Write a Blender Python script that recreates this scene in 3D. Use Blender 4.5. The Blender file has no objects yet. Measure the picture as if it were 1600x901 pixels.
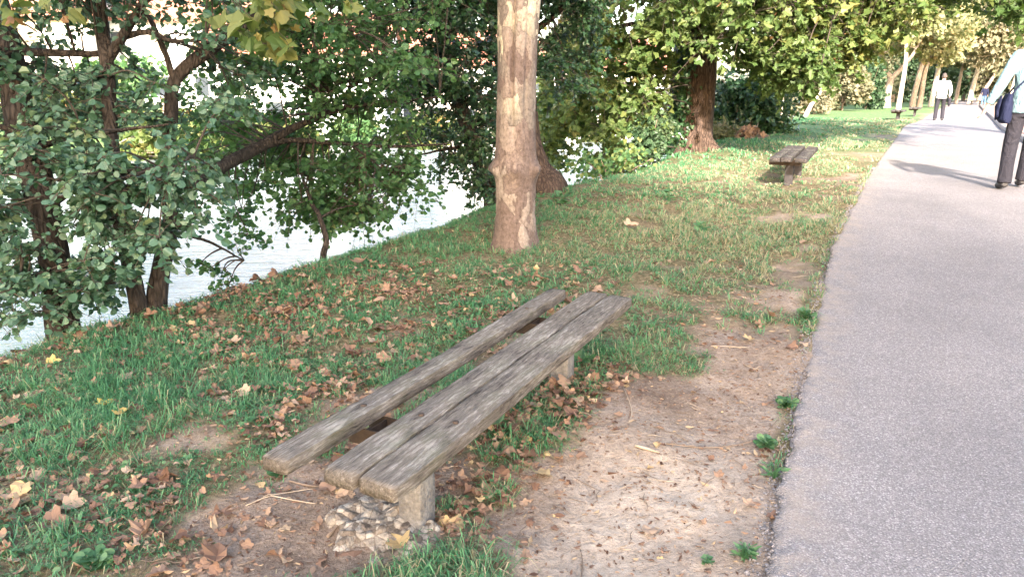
import bpy, math, random
import numpy as np
from mathutils import Vector, Matrix
random.seed(7); RNG = np.random.default_rng(7)
R = math.radians
scene = bpy.context.scene
COL = scene.collection

# ------------------------------------------------------------------ camera model (used to measure positions)
PITCH, EYE, FOC = R(14.8), 1.5, 1155.0
CP, SP = math.cos(PITCH), math.sin(PITCH)
def ray(px, py):
    b = -(py-450.5)/FOC
    return np.array([(px-800)/FOC, CP+b*SP, -SP+b*CP])
def at(px, py, Y):
    d = ray(px, py); t = Y/d[1]
    return np.array([0, 0, EYE])+t*d

# ------------------------------------------------------------------ terrain functions
def ss(a, b, x):
    t = np.clip((np.asarray(x, float)-a)/(b-a), 0, 1); return t*t*(3-2*t)
_lat = np.random.default_rng(3).random((256, 256))
def vn(x, y, s=1.0, seed=0):
    x = np.asarray(x, float)*s+seed*17.31; y = np.asarray(y, float)*s+seed*9.77
    xi = np.floor(x).astype(int); yi = np.floor(y).astype(int); fx = x-xi; fy = y-yi
    fx = fx*fx*(3-2*fx); fy = fy*fy*(3-2*fy)
    a = _lat[xi & 255, yi & 255]; b = _lat[(xi+1) & 255, yi & 255]; c = _lat[xi & 255, (yi+1) & 255]; d = _lat[(xi+1) & 255, (yi+1) & 255]
    return (a*(1-fx)+b*fx)*(1-fy)+(c*(1-fx)+d*fx)*fy-.5
def fbm(x, y, s, seed=0, o=3):
    return sum(vn(x, y, s*2**k, seed+k)/2**k for k in range(o))
EY = [-40, 3.98, 4.87, 5.71, 7.23, 8.42, 10.42, 13.81, 24.13, 40.57, 90, 300]
EX = [-26, -2.92, -2.19, -1.52, -.38, .22, 1.79, 3.07, 7.77, 15.39, 38, 120]
LY = [-30, 2.06, 2.48, 3.31, 4.31, 6.05, 7.67, 12.47, 22.09, 31, 54, 90, 300]
LX = [-13.6, .81, 1.0, 1.38, 1.84, 2.67, 3.57, 6.14, 11.42, 16.76, 30.4, 52, 190]
PW = 2.9
def bank_x(Y): return np.interp(Y, EY, EX)
def path_l(Y): return np.interp(Y, LY, LX)
def ground0(X, Y):
    X = np.asarray(X, float); Y = np.asarray(Y, float)
    s = (bank_x(Y)-X)*.86+.20
    g = .42*ss(2.5, 9, Y)
    g = g-2.35*ss(0, 3.0, s)+2.2*ss(27, 33, s)+.035*np.clip(s-33, 0, 300)
    g = g+.16*np.exp(-((X-10.2)**2+(Y-25)**2)/14)
    return g
def path_mask(X, Y):
    l = path_l(Y); return ss(-.02, .1, X-l)*ss(-.02, .1, l+PW-X)
def ground(X, Y):
    X = np.asarray(X, float); Y = np.asarray(Y, float)
    m = path_mask(X, Y); near = np.exp(-np.clip(Y, 0, 99)/14)
    n = fbm(X, Y, 1.1, 2)*.06+fbm(X, Y, 7, 5)*.022*near+fbm(X, Y, 26, 9, 2)*.008*near
    return ground0(X, Y)+n*(1-m)-.014*m
def gz(x, y): return float(ground(x, y))
def hit(px, py):
    d = ray(px, py); t = .8; o = np.array([0, 0, EYE])
    for _ in range(4000):
        p = o+t*d; h = p[2]-float(ground0(p[0], p[1]))
        if h < .003: break
        t += max(.002, h*.5)
    return p

# bare earth and tufts measured on the ground: (px, py, radius m, amount)
_dirt = [(1010, 650, .30, 1.2), (1060, 730, .40, 1.3), (1000, 800, .40, 1.2), (960, 885, .35, 1), (1110, 620, .42, 1.1), (1100, 860, .35, 1),
         (1150, 560, .45, .8), (1170, 460, .45, .6), (1010, 455, .22, .5), (470, 800, .30, 1.1), (560, 760, .25, 1.1), (400, 860, .28, .6), (520, 840, .25, 1),
         (545, 655, .22, .8), (640, 620, .2, .8), (720, 570, .2, .8), (790, 520, .2, .8), (705, 745, .2, 1.1), (650, 850, .16, .8), (860, 800, .25, .9),
         (1180, 280, .9, .5), (1330, 275, .9, .45), (1250, 420, .4, .4), (1240, 330, .5, .3), (1300, 240, .8, .4), (1390, 215, 1.5, .5), (1000, 330, .6, .2),
         (900, 850, .3, 1), (480, 600, .18, .4), (350, 640, .2, .35), (300, 690, .2, .35), (90, 800, .25, .3)]
_tuft = [(800, 665, .14, 1.3), (860, 655, .11, 1.1), (780, 720, .1, .9), (760, 885, .2, 1.1), (1065, 575, .16, 1.2), (935, 555, .1, 1), (690, 895, .15, .9),
         (790, 775, .08, .8), (250, 760, .2, .5), (500, 440, .5, .3), (1150, 410, .3, .3)]
DIRT = [(hit(a, b)[:2], r, k) for a, b, r, k in _dirt]; TUFT = [(hit(a, b)[:2], r, k) for a, b, r, k in _tuft]
def wear_or_sun_dapple(X, Y):  # soft sun dapple painted as paler dust on the trodden earth
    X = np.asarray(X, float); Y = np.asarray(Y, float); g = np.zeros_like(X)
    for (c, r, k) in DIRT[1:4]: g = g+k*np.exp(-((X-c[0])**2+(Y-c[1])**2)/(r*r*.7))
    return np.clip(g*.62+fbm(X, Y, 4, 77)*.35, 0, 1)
def grass_mask(X, Y):
    X = np.asarray(X, float); Y = np.asarray(Y, float)
    g = np.ones_like(X)
    for (c, r, k) in DIRT: g = g-k*np.exp(-((X-c[0])**2+(Y-c[1])**2)/(r*r))
    d = (path_l(Y)-X)*.89
    w = np.interp(Y, [0, 3, 4.5, 7, 12, 40], [1.0, .9, .5, .4, .6, .9])
    g = g-np.interp(Y, [0, 4, 6, 40], [.75, .65, .28, .3])*(1-ss(w*.2, w*1.2, d))
    for (c, r, k) in TUFT: g = g+k*np.exp(-((X-c[0])**2+(Y-c[1])**2)/(r*r))
    g = g+fbm(X, Y, 2.2, 11)*.7+fbm(X, Y, 9, 14, 2)*.5
    g = g+.9*np.exp(-(np.clip(d-.03, -9, 9)/.07)**2)*np.clip(vn(X, Y, 1.7, 91)*2.2+.62, 0, 1)*(Y < 12)
    s = (bank_x(Y)-X)
    g = np.where(s > .2, np.maximum(g, .75), g)
    d2 = X-path_l(Y)-PW
    bed = ss(0, .1, d2)*(1-ss(2.4, 3.0, d2))
    return np.clip(g, 0, 1)*(1-path_mask(X, Y))*(1-bed)

# ------------------------------------------------------------------ mesh helpers
def tag(o, label=None, cat=None, group=None, kind=None):
    if label: o['label'] = label
    if cat: o['category'] = cat
    if group: o['group'] = group
    if kind: o['kind'] = kind
    return o
def thing(name, label, cat, loc=(0, 0, 0), rz=0, group=None):
    o = bpy.data.objects.new(name, None); COL.objects.link(o); o.empty_display_size = .1
    o.location = loc; o.rotation_euler = (0, 0, rz)
    return tag(o, label, cat, group)
def link(name, me, mats, parent=None):
    o = bpy.data.objects.new(name, me); COL.objects.link(o)
    for m in (mats if isinstance(mats, (list, tuple)) else [mats]): me.materials.append(m)
    if parent: o.parent = parent
    return o
def mesh_np(name, V, loops, sizes, smooth=False, attrs=None, matidx=None):
    me = bpy.data.meshes.new(name)
    V = np.ascontiguousarray(V, np.float32); loops = np.ascontiguousarray(loops, np.int32); sizes = np.asarray(sizes, np.int32)
    me.vertices.add(len(V)); me.vertices.foreach_set('co', V.ravel())
    me.loops.add(len(loops)); me.loops.foreach_set('vertex_index', loops)
    st = np.zeros(len(sizes), np.int32); st[1:] = np.cumsum(sizes)[:-1]
    me.polygons.add(len(sizes)); me.polygons.foreach_set('loop_start', st)
    me.polygons.foreach_set('use_smooth', np.full(len(sizes), smooth))
    if matidx is not None: me.polygons.foreach_set('material_index', np.asarray(matidx, np.int32))
    for k, v in (attrs or {}).items():
        a = me.attributes.new(k, 'FLOAT', 'POINT'); a.data.foreach_set('value', np.asarray(v, np.float32))
    me.update(calc_edges=True); me.validate()
    return me
class Geo:
    """collects polygons and tubes, one mesh per part"""
    def __init__(s): s.v = []; s.f = []; s.mi = []
    def box(s, c, d, rz=0, rx=0, mi=0):
        b = len(s.v); M = Matrix.Rotation(rz, 3, 'Z') @ Matrix.Rotation(rx, 3, 'X')
        for x in (-1, 1):
            for y in (-1, 1):
                for z in (-1, 1): s.v.append(tuple(Vector(c)+M @ Vector((x*d[0]/2, y*d[1]/2, z*d[2]/2))))
        for q in ((0, 1, 3, 2), (4, 6, 7, 5), (0, 4, 5, 1), (2, 3, 7, 6), (0, 2, 6, 4), (1, 5, 7, 3)): s.f.append(tuple(b+i for i in q)); s.mi.append(mi)
    def poly(s, pts, mi=0):
        b = len(s.v); s.v += [tuple(p) for p in pts]; s.f.append(tuple(range(b, b+len(pts)))); s.mi.append(mi)
    def tube(s, pts, rad, n=8, rough=0., seed=0, mi=0, cap=True, flat=None):
        pts = np.asarray(pts, float); m = len(pts)
        if np.isscalar(rad): rad = [rad]*m
        T = np.gradient(pts, axis=0); T /= np.linalg.norm(T, axis=1)[:, None]+1e-9
        up = np.array([1, .01, 0]) if abs(T[0][0]) < .8 else np.array([0, 1, 0.01])
        b0 = len(s.v)
        for i in range(m):
            u = up-T[i]*np.dot(up, T[i]); u /= np.linalg.norm(u); w = np.cross(T[i], u); up = u
            for k in range(n):
                a = 2*math.pi*k/n; r = rad[i]
                if rough: r *= 1+rough*(math.sin(3*a+seed+i*.35)*.5+math.sin(5*a+seed*2.1-i*.22)*.35+float(vn(k*.9+seed, i*.6, 1, seed % 7))*.9)
                fx = flat[0] if flat else 1; fy = flat[1] if flat else 1
                s.v.append(tuple(pts[i]+r*(math.cos(a)*u*fx+math.sin(a)*w*fy)))
        for i in range(m-1):
            for k in range(n):
                s.f.append((b0+i*n+k, b0+i*n+(k+1) % n, b0+(i+1)*n+(k+1) % n, b0+(i+1)*n+k)); s.mi.append(mi)
        if cap:
            s.f.append(tuple(b0+k for k in range(n))[::-1]); s.mi.append(mi)
            s.f.append(tuple(b0+(m-1)*n+k for k in range(n))); s.mi.append(mi)
    def mesh(s, name, smooth=True):
        L = np.fromiter((i for f in s.f for i in f), np.int32); S = [len(f) for f in s.f]
        return mesh_np(name, np.array(s.v), L, S, smooth, matidx=s.mi)
    def build(s, name, mats, parent=None, smooth=True): return link(name, s.mesh(name, smooth), mats, parent)
def curve(pts, n=14, wob=0., seed=1):
    """smooth polyline through control points (Catmull-Rom)"""
    P = np.asarray(pts, float); P = np.vstack([2*P[0]-P[1], P, 2*P[-1]-P[-2]]); out = []
    k = len(P)-3
    for i in range(k):
        for j in range(n if i < k-1 else n+1):
            t = j/n; a, b, c, d = P[i:i+4]
            out.append(.5*(2*b+(c-a)*t+(2*a-5*b+4*c-d)*t*t+(3*b-a-3*c+d)*t**3))
    out = np.array(out)
    if wob: 
        r = np.random.default_rng(seed); out = out+np.cumsum(r.normal(0, wob, out.shape), 0)*np.linspace(0, 1, len(out))[:, None]
    return out
def lerp_r(rads, m): return np.interp(np.linspace(0, 1, m), np.linspace(0, 1, len(rads)), rads)

# ------------------------------------------------------------------ leaves
def half_leaf(out):
    """outline from base to tip of one side -> (verts, faces); both sides fold along the midrib"""
    v = [(0, 0, 0), (1, 0, 0)]; k = len(out)
    for sg in (1, -1):
        for x, y in out: v.append((x, sg*y, .16*y))
    f = [[0]+[2+i for i in range(k)]+[1], [1]+[2+k+i for i in range(k)][::-1]+[0]]
    return np.array(v, float), f
LEAF = {
 'round': half_leaf([(.08, .26), (.38, .46), (.75, .40), (.95, .16)]),
 'plane': half_leaf([(-.06, .12), (-.12, .40), (.12, .38), (.42, .58), (.48, .25), (.70, .24)]),
 'ivy': half_leaf([(-.08, .32), (.25, .50), (.45, .27)]),
 'lance': half_leaf([(.3, .2), (.65, .15)]),
 'dead': None, 'clump': half_leaf([(.02, .3), (.3, .2), (.45, .5), (.8, .25)]),
}
def _dead():
    mid = [(0, 0), (.33, 0), (.66, 0), (1, 0)]; out = [(-.06, .16), (-.02, .42), (.16, .40), (.34, .60), (.52, .50), (.55, .30), (.80, .22)]
    v = [(x, y, 0) for x, y in mid]; f = []
    for sg in (1, -1):
        b = len(v); v += [(x, sg*y, .10*y) for x, y in out]
        q = [[0, b, b+1], [0, b+1, b+2, 1], [1, b+2, b+3, b+4], [1, b+4, b+5, 2], [2, b+5, b+6, 3]]; f += q if sg > 0 else [t[::-1] for t in q]
    return np.array(v, float), f
LEAF['dead'] = _dead()
def leaves_mesh(name, kind, pos, axis, nrm, size, tint, curl=None, base=None, crumple=0):
    """one mesh of many leaves; base = optional Geo of twigs merged in as material 1"""
    T, F = LEAF[kind]; N = len(pos); k = len(T)
    axis = axis/(np.linalg.norm(axis, axis=1)[:, None]+1e-9)
    nrm = nrm-axis*np.sum(nrm*axis, 1)[:, None]; nrm /= np.linalg.norm(nrm, axis=1)[:, None]+1e-9
    bi = np.cross(nrm, axis)
    z = np.repeat(T[None, :, 2], N, 0)
    if curl is not None: z = z+curl[:, 0:1]*((T[None, :, 0]-.45)**2)*2+curl[:, 1:2]*(T[None, :, 1]**2)*3+curl[:, 2:3]*T[None, :, 1]*(T[None, :, 0]-.4)*2
    if crumple: z = z+np.random.default_rng(5).normal(0, crumple, z.shape)
    V = pos[:, None]+size[:, None, None]*(T[None, :, 0:1]*axis[:, None]+T[None, :, 1:2]*bi[:, None]+z[:, :, None]*nrm[:, None])
    V = V.reshape(-1, 3); fl = np.array([i for f in F for i in f])
    L = (np.arange(N)[:, None]*k+fl[None]).ravel(); S = np.tile([len(f) for f in F], N); mi = np.zeros(len(S), int)
    tt = np.repeat(tint, k)
    if base and base.f:
        o = len(V); V = np.vstack([V, np.array(base.v)]); L = np.concatenate([L, np.fromiter((i+o for f in base.f for i in f), int)])
        S = np.concatenate([S, [len(f) for f in base.f]]); mi = np.concatenate([mi, np.ones(len(base.f), int)]); tt = np.concatenate([tt, np.full(len(base.v), .5)])
    return mesh_np(name, V, L, S, False, {'tint': tt}, mi)
class Crown:
    def __init__(s, kind, limbs=None, seed=1):
        s.kind = kind; s.P = []; s.A = []; s.N = []; s.S = []; s.T = []; s.tw = Geo(); s.limbs = limbs; s.r = np.random.default_rng(seed)
    def spray(s, c, r, ntw=7, nl=10, size=.055, droop=.5, tint=.5, flat=.5, link_r=.008, twr=.0025, face=(0, -.35, .55)):
        g = s.r; c = np.asarray(c, float)
        if s.limbs is not None and link_r:
            q = s.limbs[np.argmin(((s.limbs-c)**2).sum(1))]; d = np.linalg.norm(c-q)
            if d > .05:
                m = (q+c)/2+g.normal(0, .06*d, 3)+np.array([0, 0, .08*d])
                s.tw.tube(curve([q, m, c], 4), lerp_r([link_r, link_r*.4], 9), 5, mi=0, cap=False)
        ct = tint+g.normal(0, .10)
        for _ in range(ntw):
            d = g.normal(0, 1, 3); d[2] *= flat; d /= np.linalg.norm(d)+1e-6
            ln = r*g.uniform(.6, 1.25); t = np.linspace(0, 1, 5)[:, None]
            pts = c+d*ln*t+np.array([0, 0, -1])*droop*ln*t*t*.7
            if twr: s.tw.tube(pts, lerp_r([twr*1.3, twr*.5], 5), 3, cap=False)
            m = max(2, int(nl*g.uniform(.7, 1.3))); u = np.sort(g.uniform(.12, 1.0, m))
            p = c+d*ln*u[:, None]+np.array([0, 0, -1])*(droop*ln*u*u*.7)[:, None]+g.normal(0, size*.35, (m, 3))
            side = np.cross(d, [0, 0, 1.]); side /= np.linalg.norm(side)+1e-6
            sg = np.where(np.arange(m) % 2, 1, -1)[:, None]
            a = d*.7+side*sg*.9+g.normal(0, .45, (m, 3))+np.array([0, 0, -.45])
            n = np.array(face)+g.normal(0, .5, (m, 3))
            s.P.append(p); s.A.append(a); s.N.append(n); s.S.append(size*g.uniform(.38, 1.3, m)); s.T.append(np.clip(ct+g.normal(0, .13, m), 0, 1))
    def blob(s, c, rad, n, size, tint=.5, shell=.5):
        """loose leaf clumps through a volume"""
        g = s.r; d = g.normal(0, 1, (n, 3)); d /= np.linalg.norm(d, axis=1)[:, None]
        rr = g.uniform(shell**3, 1, n)**(1/3)
        lump = 1+.28*np.sin(d[:, 0]*5+c[0])*np.sin(d[:, 1]*4+c[1]*2)+.2*np.sin(d[:, 2]*7+c[2])
        p = np.asarray(c)+d*(rr*lump)[:, None]*np.asarray(rad)
        s.P.append(p); s.A.append(d*.5+g.normal(0, .7, (n, 3))+[0, 0, -.3]); s.N.append(d*.8+g.normal(0, .6, (n, 3))+[0, 0, .4])
        s.S.append(size*g.uniform(.6, 1.3, n)); s.T.append(np.clip(tint+g.normal(0, .18, n)+.12*np.sin(p[:, 0]*1.7)*np.sin(p[:, 2]*2.1), 0, 1))
    def mesh(s, name='crown'):
        return leaves_mesh(name, s.kind, np.vstack(s.P), np.vstack(s.A), np.vstack(s.N), np.concatenate(s.S), np.concatenate(s.T), s.r.normal(0, .28, (sum(map(len, s.P)), 3)), base=s.tw)
    def build(s, name, mats, parent): return link(name, s.mesh(name), mats, parent)

# ------------------------------------------------------------------ materials
def mat(name):
    m = bpy.data.materials.new(name); m.use_nodes = True; nt = m.node_tree; nt.nodes.clear()
    return m, nt
def N(nt, t, ins=None, **kw):
    n = nt.nodes.new(t)
    for k, v in kw.items(): setattr(n, k, v)
    for k, v in (ins or {}).items():
        if isinstance(v, bpy.types.NodeSocket): nt.links.new(v, n.inputs[k])
        else: n.inputs[k].default_value = v
    return n
def ramp(nt, fac, stops):
    n = N(nt, 'ShaderNodeValToRGB', {'Fac': fac}); e = n.color_ramp.elements
    while len(e) < len(stops): e.new(.5)
    for i, (p, c) in enumerate(stops): e[i].position = p; e[i].color = (*c, 1)
    return n.outputs['Color']
def mix(nt, f, a, b, mode='MIX'):
    n = N(nt, 'ShaderNodeMix', data_type='RGBA', blend_type=mode)
    for i, v in ((0, f), (6, a), (7, b)):
        if isinstance(v, bpy.types.NodeSocket): nt.links.new(v, n.inputs[i])
        else: n.inputs[i].default_value = (*v, 1) if isinstance(v, tuple) and len(v) == 3 else v
    return n.outputs[2]
def math_(nt, op, a, b=0., c=None):
    n = N(nt, 'ShaderNodeMath', operation=op)
    for i, v in enumerate((a, b) if c is None else (a, b, c)):
        if isinstance(v, bpy.types.NodeSocket): nt.links.new(v, n.inputs[i])
        else: n.inputs[i].default_value = v
    return n.outputs[0]
def coords(nt, sc=(1, 1, 1), kind='Object'):
    t = N(nt, 'ShaderNodeTexCoord'); return N(nt, 'ShaderNodeMapping', {'Vector': t.outputs[kind], 'Scale': sc}).outputs[0]
def noise(nt, v, s, d=4., r=.6, dist=0.): return N(nt, 'ShaderNodeTexNoise', {'Vector': v, 'Scale': s, 'Detail': d, 'Roughness': r, 'Distortion': dist}).outputs['Fac']
def voro(nt, v, s, feat='F1', out='Distance'): return N(nt, 'ShaderNodeTexVoronoi', {'Vector': v, 'Scale': s}, feature=feat).outputs[out]
def finish(nt, col, rough=.8, height=None, dist=.01, strength=1., spec=.3, extra=None):
    ins = {'Base Color': col if isinstance(col, bpy.types.NodeSocket) else (*col, 1), 'Roughness': rough, 'Specular IOR Level': spec}
    if height is not None: ins['Normal'] = N(nt, 'ShaderNodeBump', {'Height': height, 'Distance': dist, 'Strength': strength}).outputs[0]
    b = N(nt, 'ShaderNodeBsdfPrincipled', ins); N(nt, 'ShaderNodeOutputMaterial', {'Surface': b.outputs[0]}); return b
def leaf_mat(name, stops, rough=.45, trans=.35, spec=.4, tgain=(1.25, 1.3, .6)):
    m, nt = mat(name)
    a = N(nt, 'ShaderNodeAttribute', attribute_name='tint').outputs['Fac']
    c = ramp(nt, a, stops)
    b = N(nt, 'ShaderNodeBsdfPrincipled', {'Base Color': c, 'Roughness': rough, 'Specular IOR Level': spec})
    t = N(nt, 'ShaderNodeBsdfTranslucent', {'Color': mix(nt, 1., c, tgain, 'MULTIPLY')})
    s = N(nt, 'ShaderNodeMixShader', {0: trans, 1: b.outputs[0], 2: t.outputs[0]})
    N(nt, 'ShaderNodeOutputMaterial', {'Surface': s.outputs[0]}); return m
def simple(name, col, rough=.7, var=.25, scale=6., bump=.0, spec=.3):
    m, nt = mat(name); v = coords(nt); n = noise(nt, v, scale, 5)
    c = ramp(nt, n, [(.25, tuple(x*(1-var) for x in col)), (.75, tuple(min(1, x*(1+var)) for x in col))])
    finish(nt, c, rough, n if bump else None, bump, spec=spec); return m
def bark_mat(name, dark, light, sc=(18, 18, 4), bump=.02, moss=None):
    m, nt = mat(name); v = coords(nt, sc); n = noise(nt, v, 1., 6, .65, .6); w = voro(nt, v, 1.6, 'DISTANCE_TO_EDGE')
    h = math_(nt, 'ADD', n, math_(nt, 'MULTIPLY', math_(nt, 'MINIMUM', w, .25), 1.6))
    c = ramp(nt, h, [(.35, dark), (.95, light)])
    if moss: c = mix(nt, ramp(nt, noise(nt, coords(nt), 3., 4), [(.5, (0, 0, 0)), (.65, (.7, .7, .7))]), c, moss)
    finish(nt, c, .9, h, bump, spec=.15); return m
M = {}
def make_materials():
    # ground: bare earth, thatch and grass soil, blended by the grass mask, with a sun dapple painted in
    m, nt = mat('earth'); v = coords(nt)
    ga = N(nt, 'ShaderNodeAttribute', attribute_name='grass').outputs['Fac']
    n1 = noise(nt, v, 2.2, 6, .65); n2 = noise(nt, v, 28., 5, .7); n3 = noise(nt, v, 75., 4, .75); v1 = voro(nt, v, 55.)
    dirt = ramp(nt, math_(nt, 'ADD', math_(nt, 'MULTIPLY', n1, .65), math_(nt, 'MULTIPLY', n2, .35)), [(.34, (.14, .098, .074)), (.5, (.26, .197, .155)), (.66, (.40, .325, .265))])
    dirt = mix(nt, ramp(nt, n3, [(.40, (.55, .55, .55)), (.52, (0, 0, 0))]), dirt, (.10, .068, .048))
    dirt = mix(nt, ramp(nt, v1, [(.10, (.55, .55, .55)), (.17, (0, 0, 0))]), dirt, (.43, .35, .28))
    dirt = mix(nt, math_(nt, 'MULTIPLY', N(nt, 'ShaderNodeAttribute', attribute_name='wear_or_sun_dapple').outputs['Fac'], .75), dirt, ramp(nt, n2, [(.35, (.37, .295, .23)), (.6, (.51, .42, .34))]))  # lighter dusty tone stands in for the patch of sunlight
    soil = ramp(nt, n2, [(.32, (.05, .052, .028)), (.5, (.13, .105, .06)), (.68, (.27, .205, .135))])
    far = N(nt, 'ShaderNodeAttribute', attribute_name='lawn').outputs['Fac']
    soil = mix(nt, far, soil, ramp(nt, noise(nt, v, 9., 6, .8), [(.35, (.05, .11, .04)), (.5, (.09, .16, .065)), (.68, (.22, .21, .12))]))
    c = mix(nt, ramp(nt, math_(nt, 'ADD', ga, math_(nt, 'MULTIPLY', math_(nt, 'SUBTRACT', n2, .5), 1.1)), [(.12, (0, 0, 0)), (.72, (1, 1, 1))]), dirt, soil)
    h = math_(nt, 'ADD', math_(nt, 'MULTIPLY', n2, 1.0), math_(nt, 'MULTIPLY', n3, .5))
    finish(nt, c, .95, h, .02, spec=.1); M['earth'] = m
    # asphalt
    m, nt = mat('asphalt'); v = coords(nt)
    a1 = voro(nt, v, 170.); a2 = voro(nt, v, 170., 'F1', 'Color'); n1 = noise(nt, v, 1.2, 5, .6); n2 = noise(nt, v, 160., 3, .7)
    sep = N(nt, 'ShaderNodeSeparateColor', {0: a2}).outputs[0]
    st = ramp(nt, sep, [(.0, (.18, .165, .166)), (.55, (.26, .238, .238)), (.85, (.33, .302, .30)), (1., (.45, .415, .41))])
    c = mix(nt, ramp(nt, a1, [(.36, (0, 0, 0)), (.66, (.45, .45, .45))]), st, (.10, .094, .097))
    c = mix(nt, .6, c, ramp(nt, math_(nt, 'ADD', math_(nt, 'MULTIPLY', n1, .6), math_(nt, 'MULTIPLY', noise(nt, v, .35, 4, .6), .4)), [(.32, (.62, .61, .63)), (.66, (1.12, 1.1, 1.1))]), 'MULTIPLY')
    edge = N(nt, 'ShaderNodeAttribute', attribute_name='dust').outputs['Fac']
    c = mix(nt, math_(nt, 'MULTIPLY', edge, ramp(nt, noise(nt, v, 7., 5, .7), [(.4, (0, 0, 0)), (.62, (1, 1, 1))])), c, (.33, .27, .225))
    h = math_(nt, 'SUBTRACT', math_(nt, 'MULTIPLY', n2, .6), math_(nt, 'MULTIPLY', a1, .9))
    finish(nt, c, .85, h, .008, spec=.25); M['asphalt'] = m
    # water
    m, nt = mat('water'); v = coords(nt, (.55, 1.6, 1))
    h = math_(nt, 'ADD', noise(nt, v, 2.2, 4, .6, .6), math_(nt, 'MULTIPLY', noise(nt, v, 9., 3, .6, .4), .35))
    finish(nt, (.20, .24, .25), .12, h, .10, spec=.9); M['water'] = m
    # weathered wood (object coordinates: y runs along the plank)
    for nm, dk, md, lt in (('old_wood', (.036, .029, .024), (.172, .145, .122), (.43, .385, .335)), ('brown_wood', (.016, .014, .014), (.058, .050, .048), (.19, .168, .16))):
        m, nt = mat(nm); v = coords(nt, (62, 5.5, 62)); f = noise(nt, v, 1.5, 7, .72, .6); g = noise(nt, coords(nt, (190, 24, 190)), 1., 5, .8)
        s = noise(nt, coords(nt, (9, 3, 9)), 1.3, 5, .65)
        k = math_(nt, 'ADD', math_(nt, 'MULTIPLY', f, .7), math_(nt, 'ADD', math_(nt, 'MULTIPLY', g, .35), math_(nt, 'MULTIPLY', math_(nt, 'SUBTRACT', s, .5), .55)))
        c = ramp(nt, k, [(.36, dk), (.47, tuple(x*.8 for x in md)), (.56, tuple(x*1.15 for x in md)), (.70, lt)])
        c = mix(nt, ramp(nt, noise(nt, coords(nt, (5, 2.5, 5)), 1.7, 4, .7), [(.5, (0, 0, 0)), (.72, (.4, .4, .4))]), c, (.13, .135, .075))
        finish(nt, c, .9, math_(nt, 'ADD', f, math_(nt, 'MULTIPLY', g, .5)), .016, spec=.15); M[nm] = m
    # concrete
    m, nt = mat('concrete'); v = coords(nt); n = noise(nt, v, 14., 6, .7); q = voro(nt, v, 70.)
    c = ramp(nt, n, [(.3, (.085, .075, .07)), (.5, (.16, .148, .14)), (.7, (.25, .235, .22))])
    c = mix(nt, ramp(nt, q, [(.12, (.4, .4, .4)), (.22, (0, 0, 0))]), c, (.12, .10, .095))
    finish(nt, c, .92, math_(nt, 'ADD', n, q), .006, spec=.15); M['concrete'] = m
    m, nt = mat('rubble'); v = coords(nt); nz = noise(nt, v, 12., 5, .7); q = voro(nt, v, 32.); qc = N(nt, 'ShaderNodeSeparateColor', {0: voro(nt, v, 32., 'F1', 'Color')}).outputs[0]; qe = voro(nt, v, 32., 'DISTANCE_TO_EDGE'); q2 = noise(nt, v, 120., 4, .75)
    c = ramp(nt, math_(nt, 'ADD', math_(nt, 'MULTIPLY', qc, .5), math_(nt, 'MULTIPLY', nz, .5)), [(.25, (.17, .135, .11)), (.5, (.30, .26, .22)), (.75, (.43, .385, .335))])
    c = mix(nt, ramp(nt, qe, [(.0, (.75, .75, .75)), (.09, (0, 0, 0))]), c, (.15, .115, .092)); c = mix(nt, .8, c, ramp(nt, q2, [(.35, (.6, .58, .56)), (.65, (1.25, 1.24, 1.22))]), 'MULTIPLY')
    finish(nt, c, .95, math_(nt, 'ADD', math_(nt, 'MULTIPLY', q, -1.), math_(nt, 'MULTIPLY', q2, .35)), .022, spec=.1); M['rubble'] = m
    M['dark_post'] = simple('dark_post', (.045, .04, .042), .9, .35, 16., .004)
    M['steel'] = simple('rusty_steel', (.045, .03, .022), .7, .6, 14., .004)
    # plane bark: peeling patches
    m, nt = mat('plane_bark'); v = coords(nt, (1, 1, .62)); ds = N(nt, 'ShaderNodeTexNoise', {'Vector': v, 'Scale': 7., 'Detail': 5.})
    vv = N(nt, 'ShaderNodeVectorMath', {0: v, 1: N(nt, 'ShaderNodeVectorMath', {0: ds.outputs['Color'], 'Scale': .22}, operation='SCALE').outputs[0]}, operation='ADD').outputs[0]
    cell = N(nt, 'ShaderNodeSeparateColor', {0: voro(nt, vv, 8.5, 'F1', 'Color')}).outputs[0]
    ed = voro(nt, vv, 8.5, 'DISTANCE_TO_EDGE'); fine = noise(nt, coords(nt, (30, 30, 8)), 1.5, 6, .7)
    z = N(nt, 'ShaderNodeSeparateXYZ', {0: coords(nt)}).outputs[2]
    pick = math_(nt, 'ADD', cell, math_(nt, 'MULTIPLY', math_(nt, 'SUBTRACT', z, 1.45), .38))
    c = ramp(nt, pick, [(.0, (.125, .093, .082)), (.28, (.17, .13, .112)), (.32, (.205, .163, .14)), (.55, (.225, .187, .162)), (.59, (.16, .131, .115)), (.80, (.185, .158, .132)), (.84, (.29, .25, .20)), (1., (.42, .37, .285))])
    fleck = noise(nt, coords(nt, (1, 1, .8)), 42., 5, .75)
    c = mix(nt, .9, c, ramp(nt, math_(nt, 'ADD', math_(nt, 'MULTIPLY', fine, .35), math_(nt, 'MULTIPLY', fleck, .65)), [(.36, (.42, .38, .36)), (.5, (.95, .93, .92)), (.64, (1.4, 1.38, 1.34))]), 'MULTIPLY')
    c = mix(nt, ramp(nt, ed, [(.0, (.45, .45, .45)), (.035, (0, 0, 0))]), c, (.10, .07, .055))
    h = math_(nt, 'ADD', math_(nt, 'MULTIPLY', fine, .5), math_(nt, 'ADD', math_(nt, 'MULTIPLY', cell, .55), math_(nt, 'MULTIPLY', math_(nt, 'MINIMUM', ed, .05), 4.)))
    finish(nt, c, .85, h, .016, spec=.2); M['plane_bark'] = m
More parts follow.
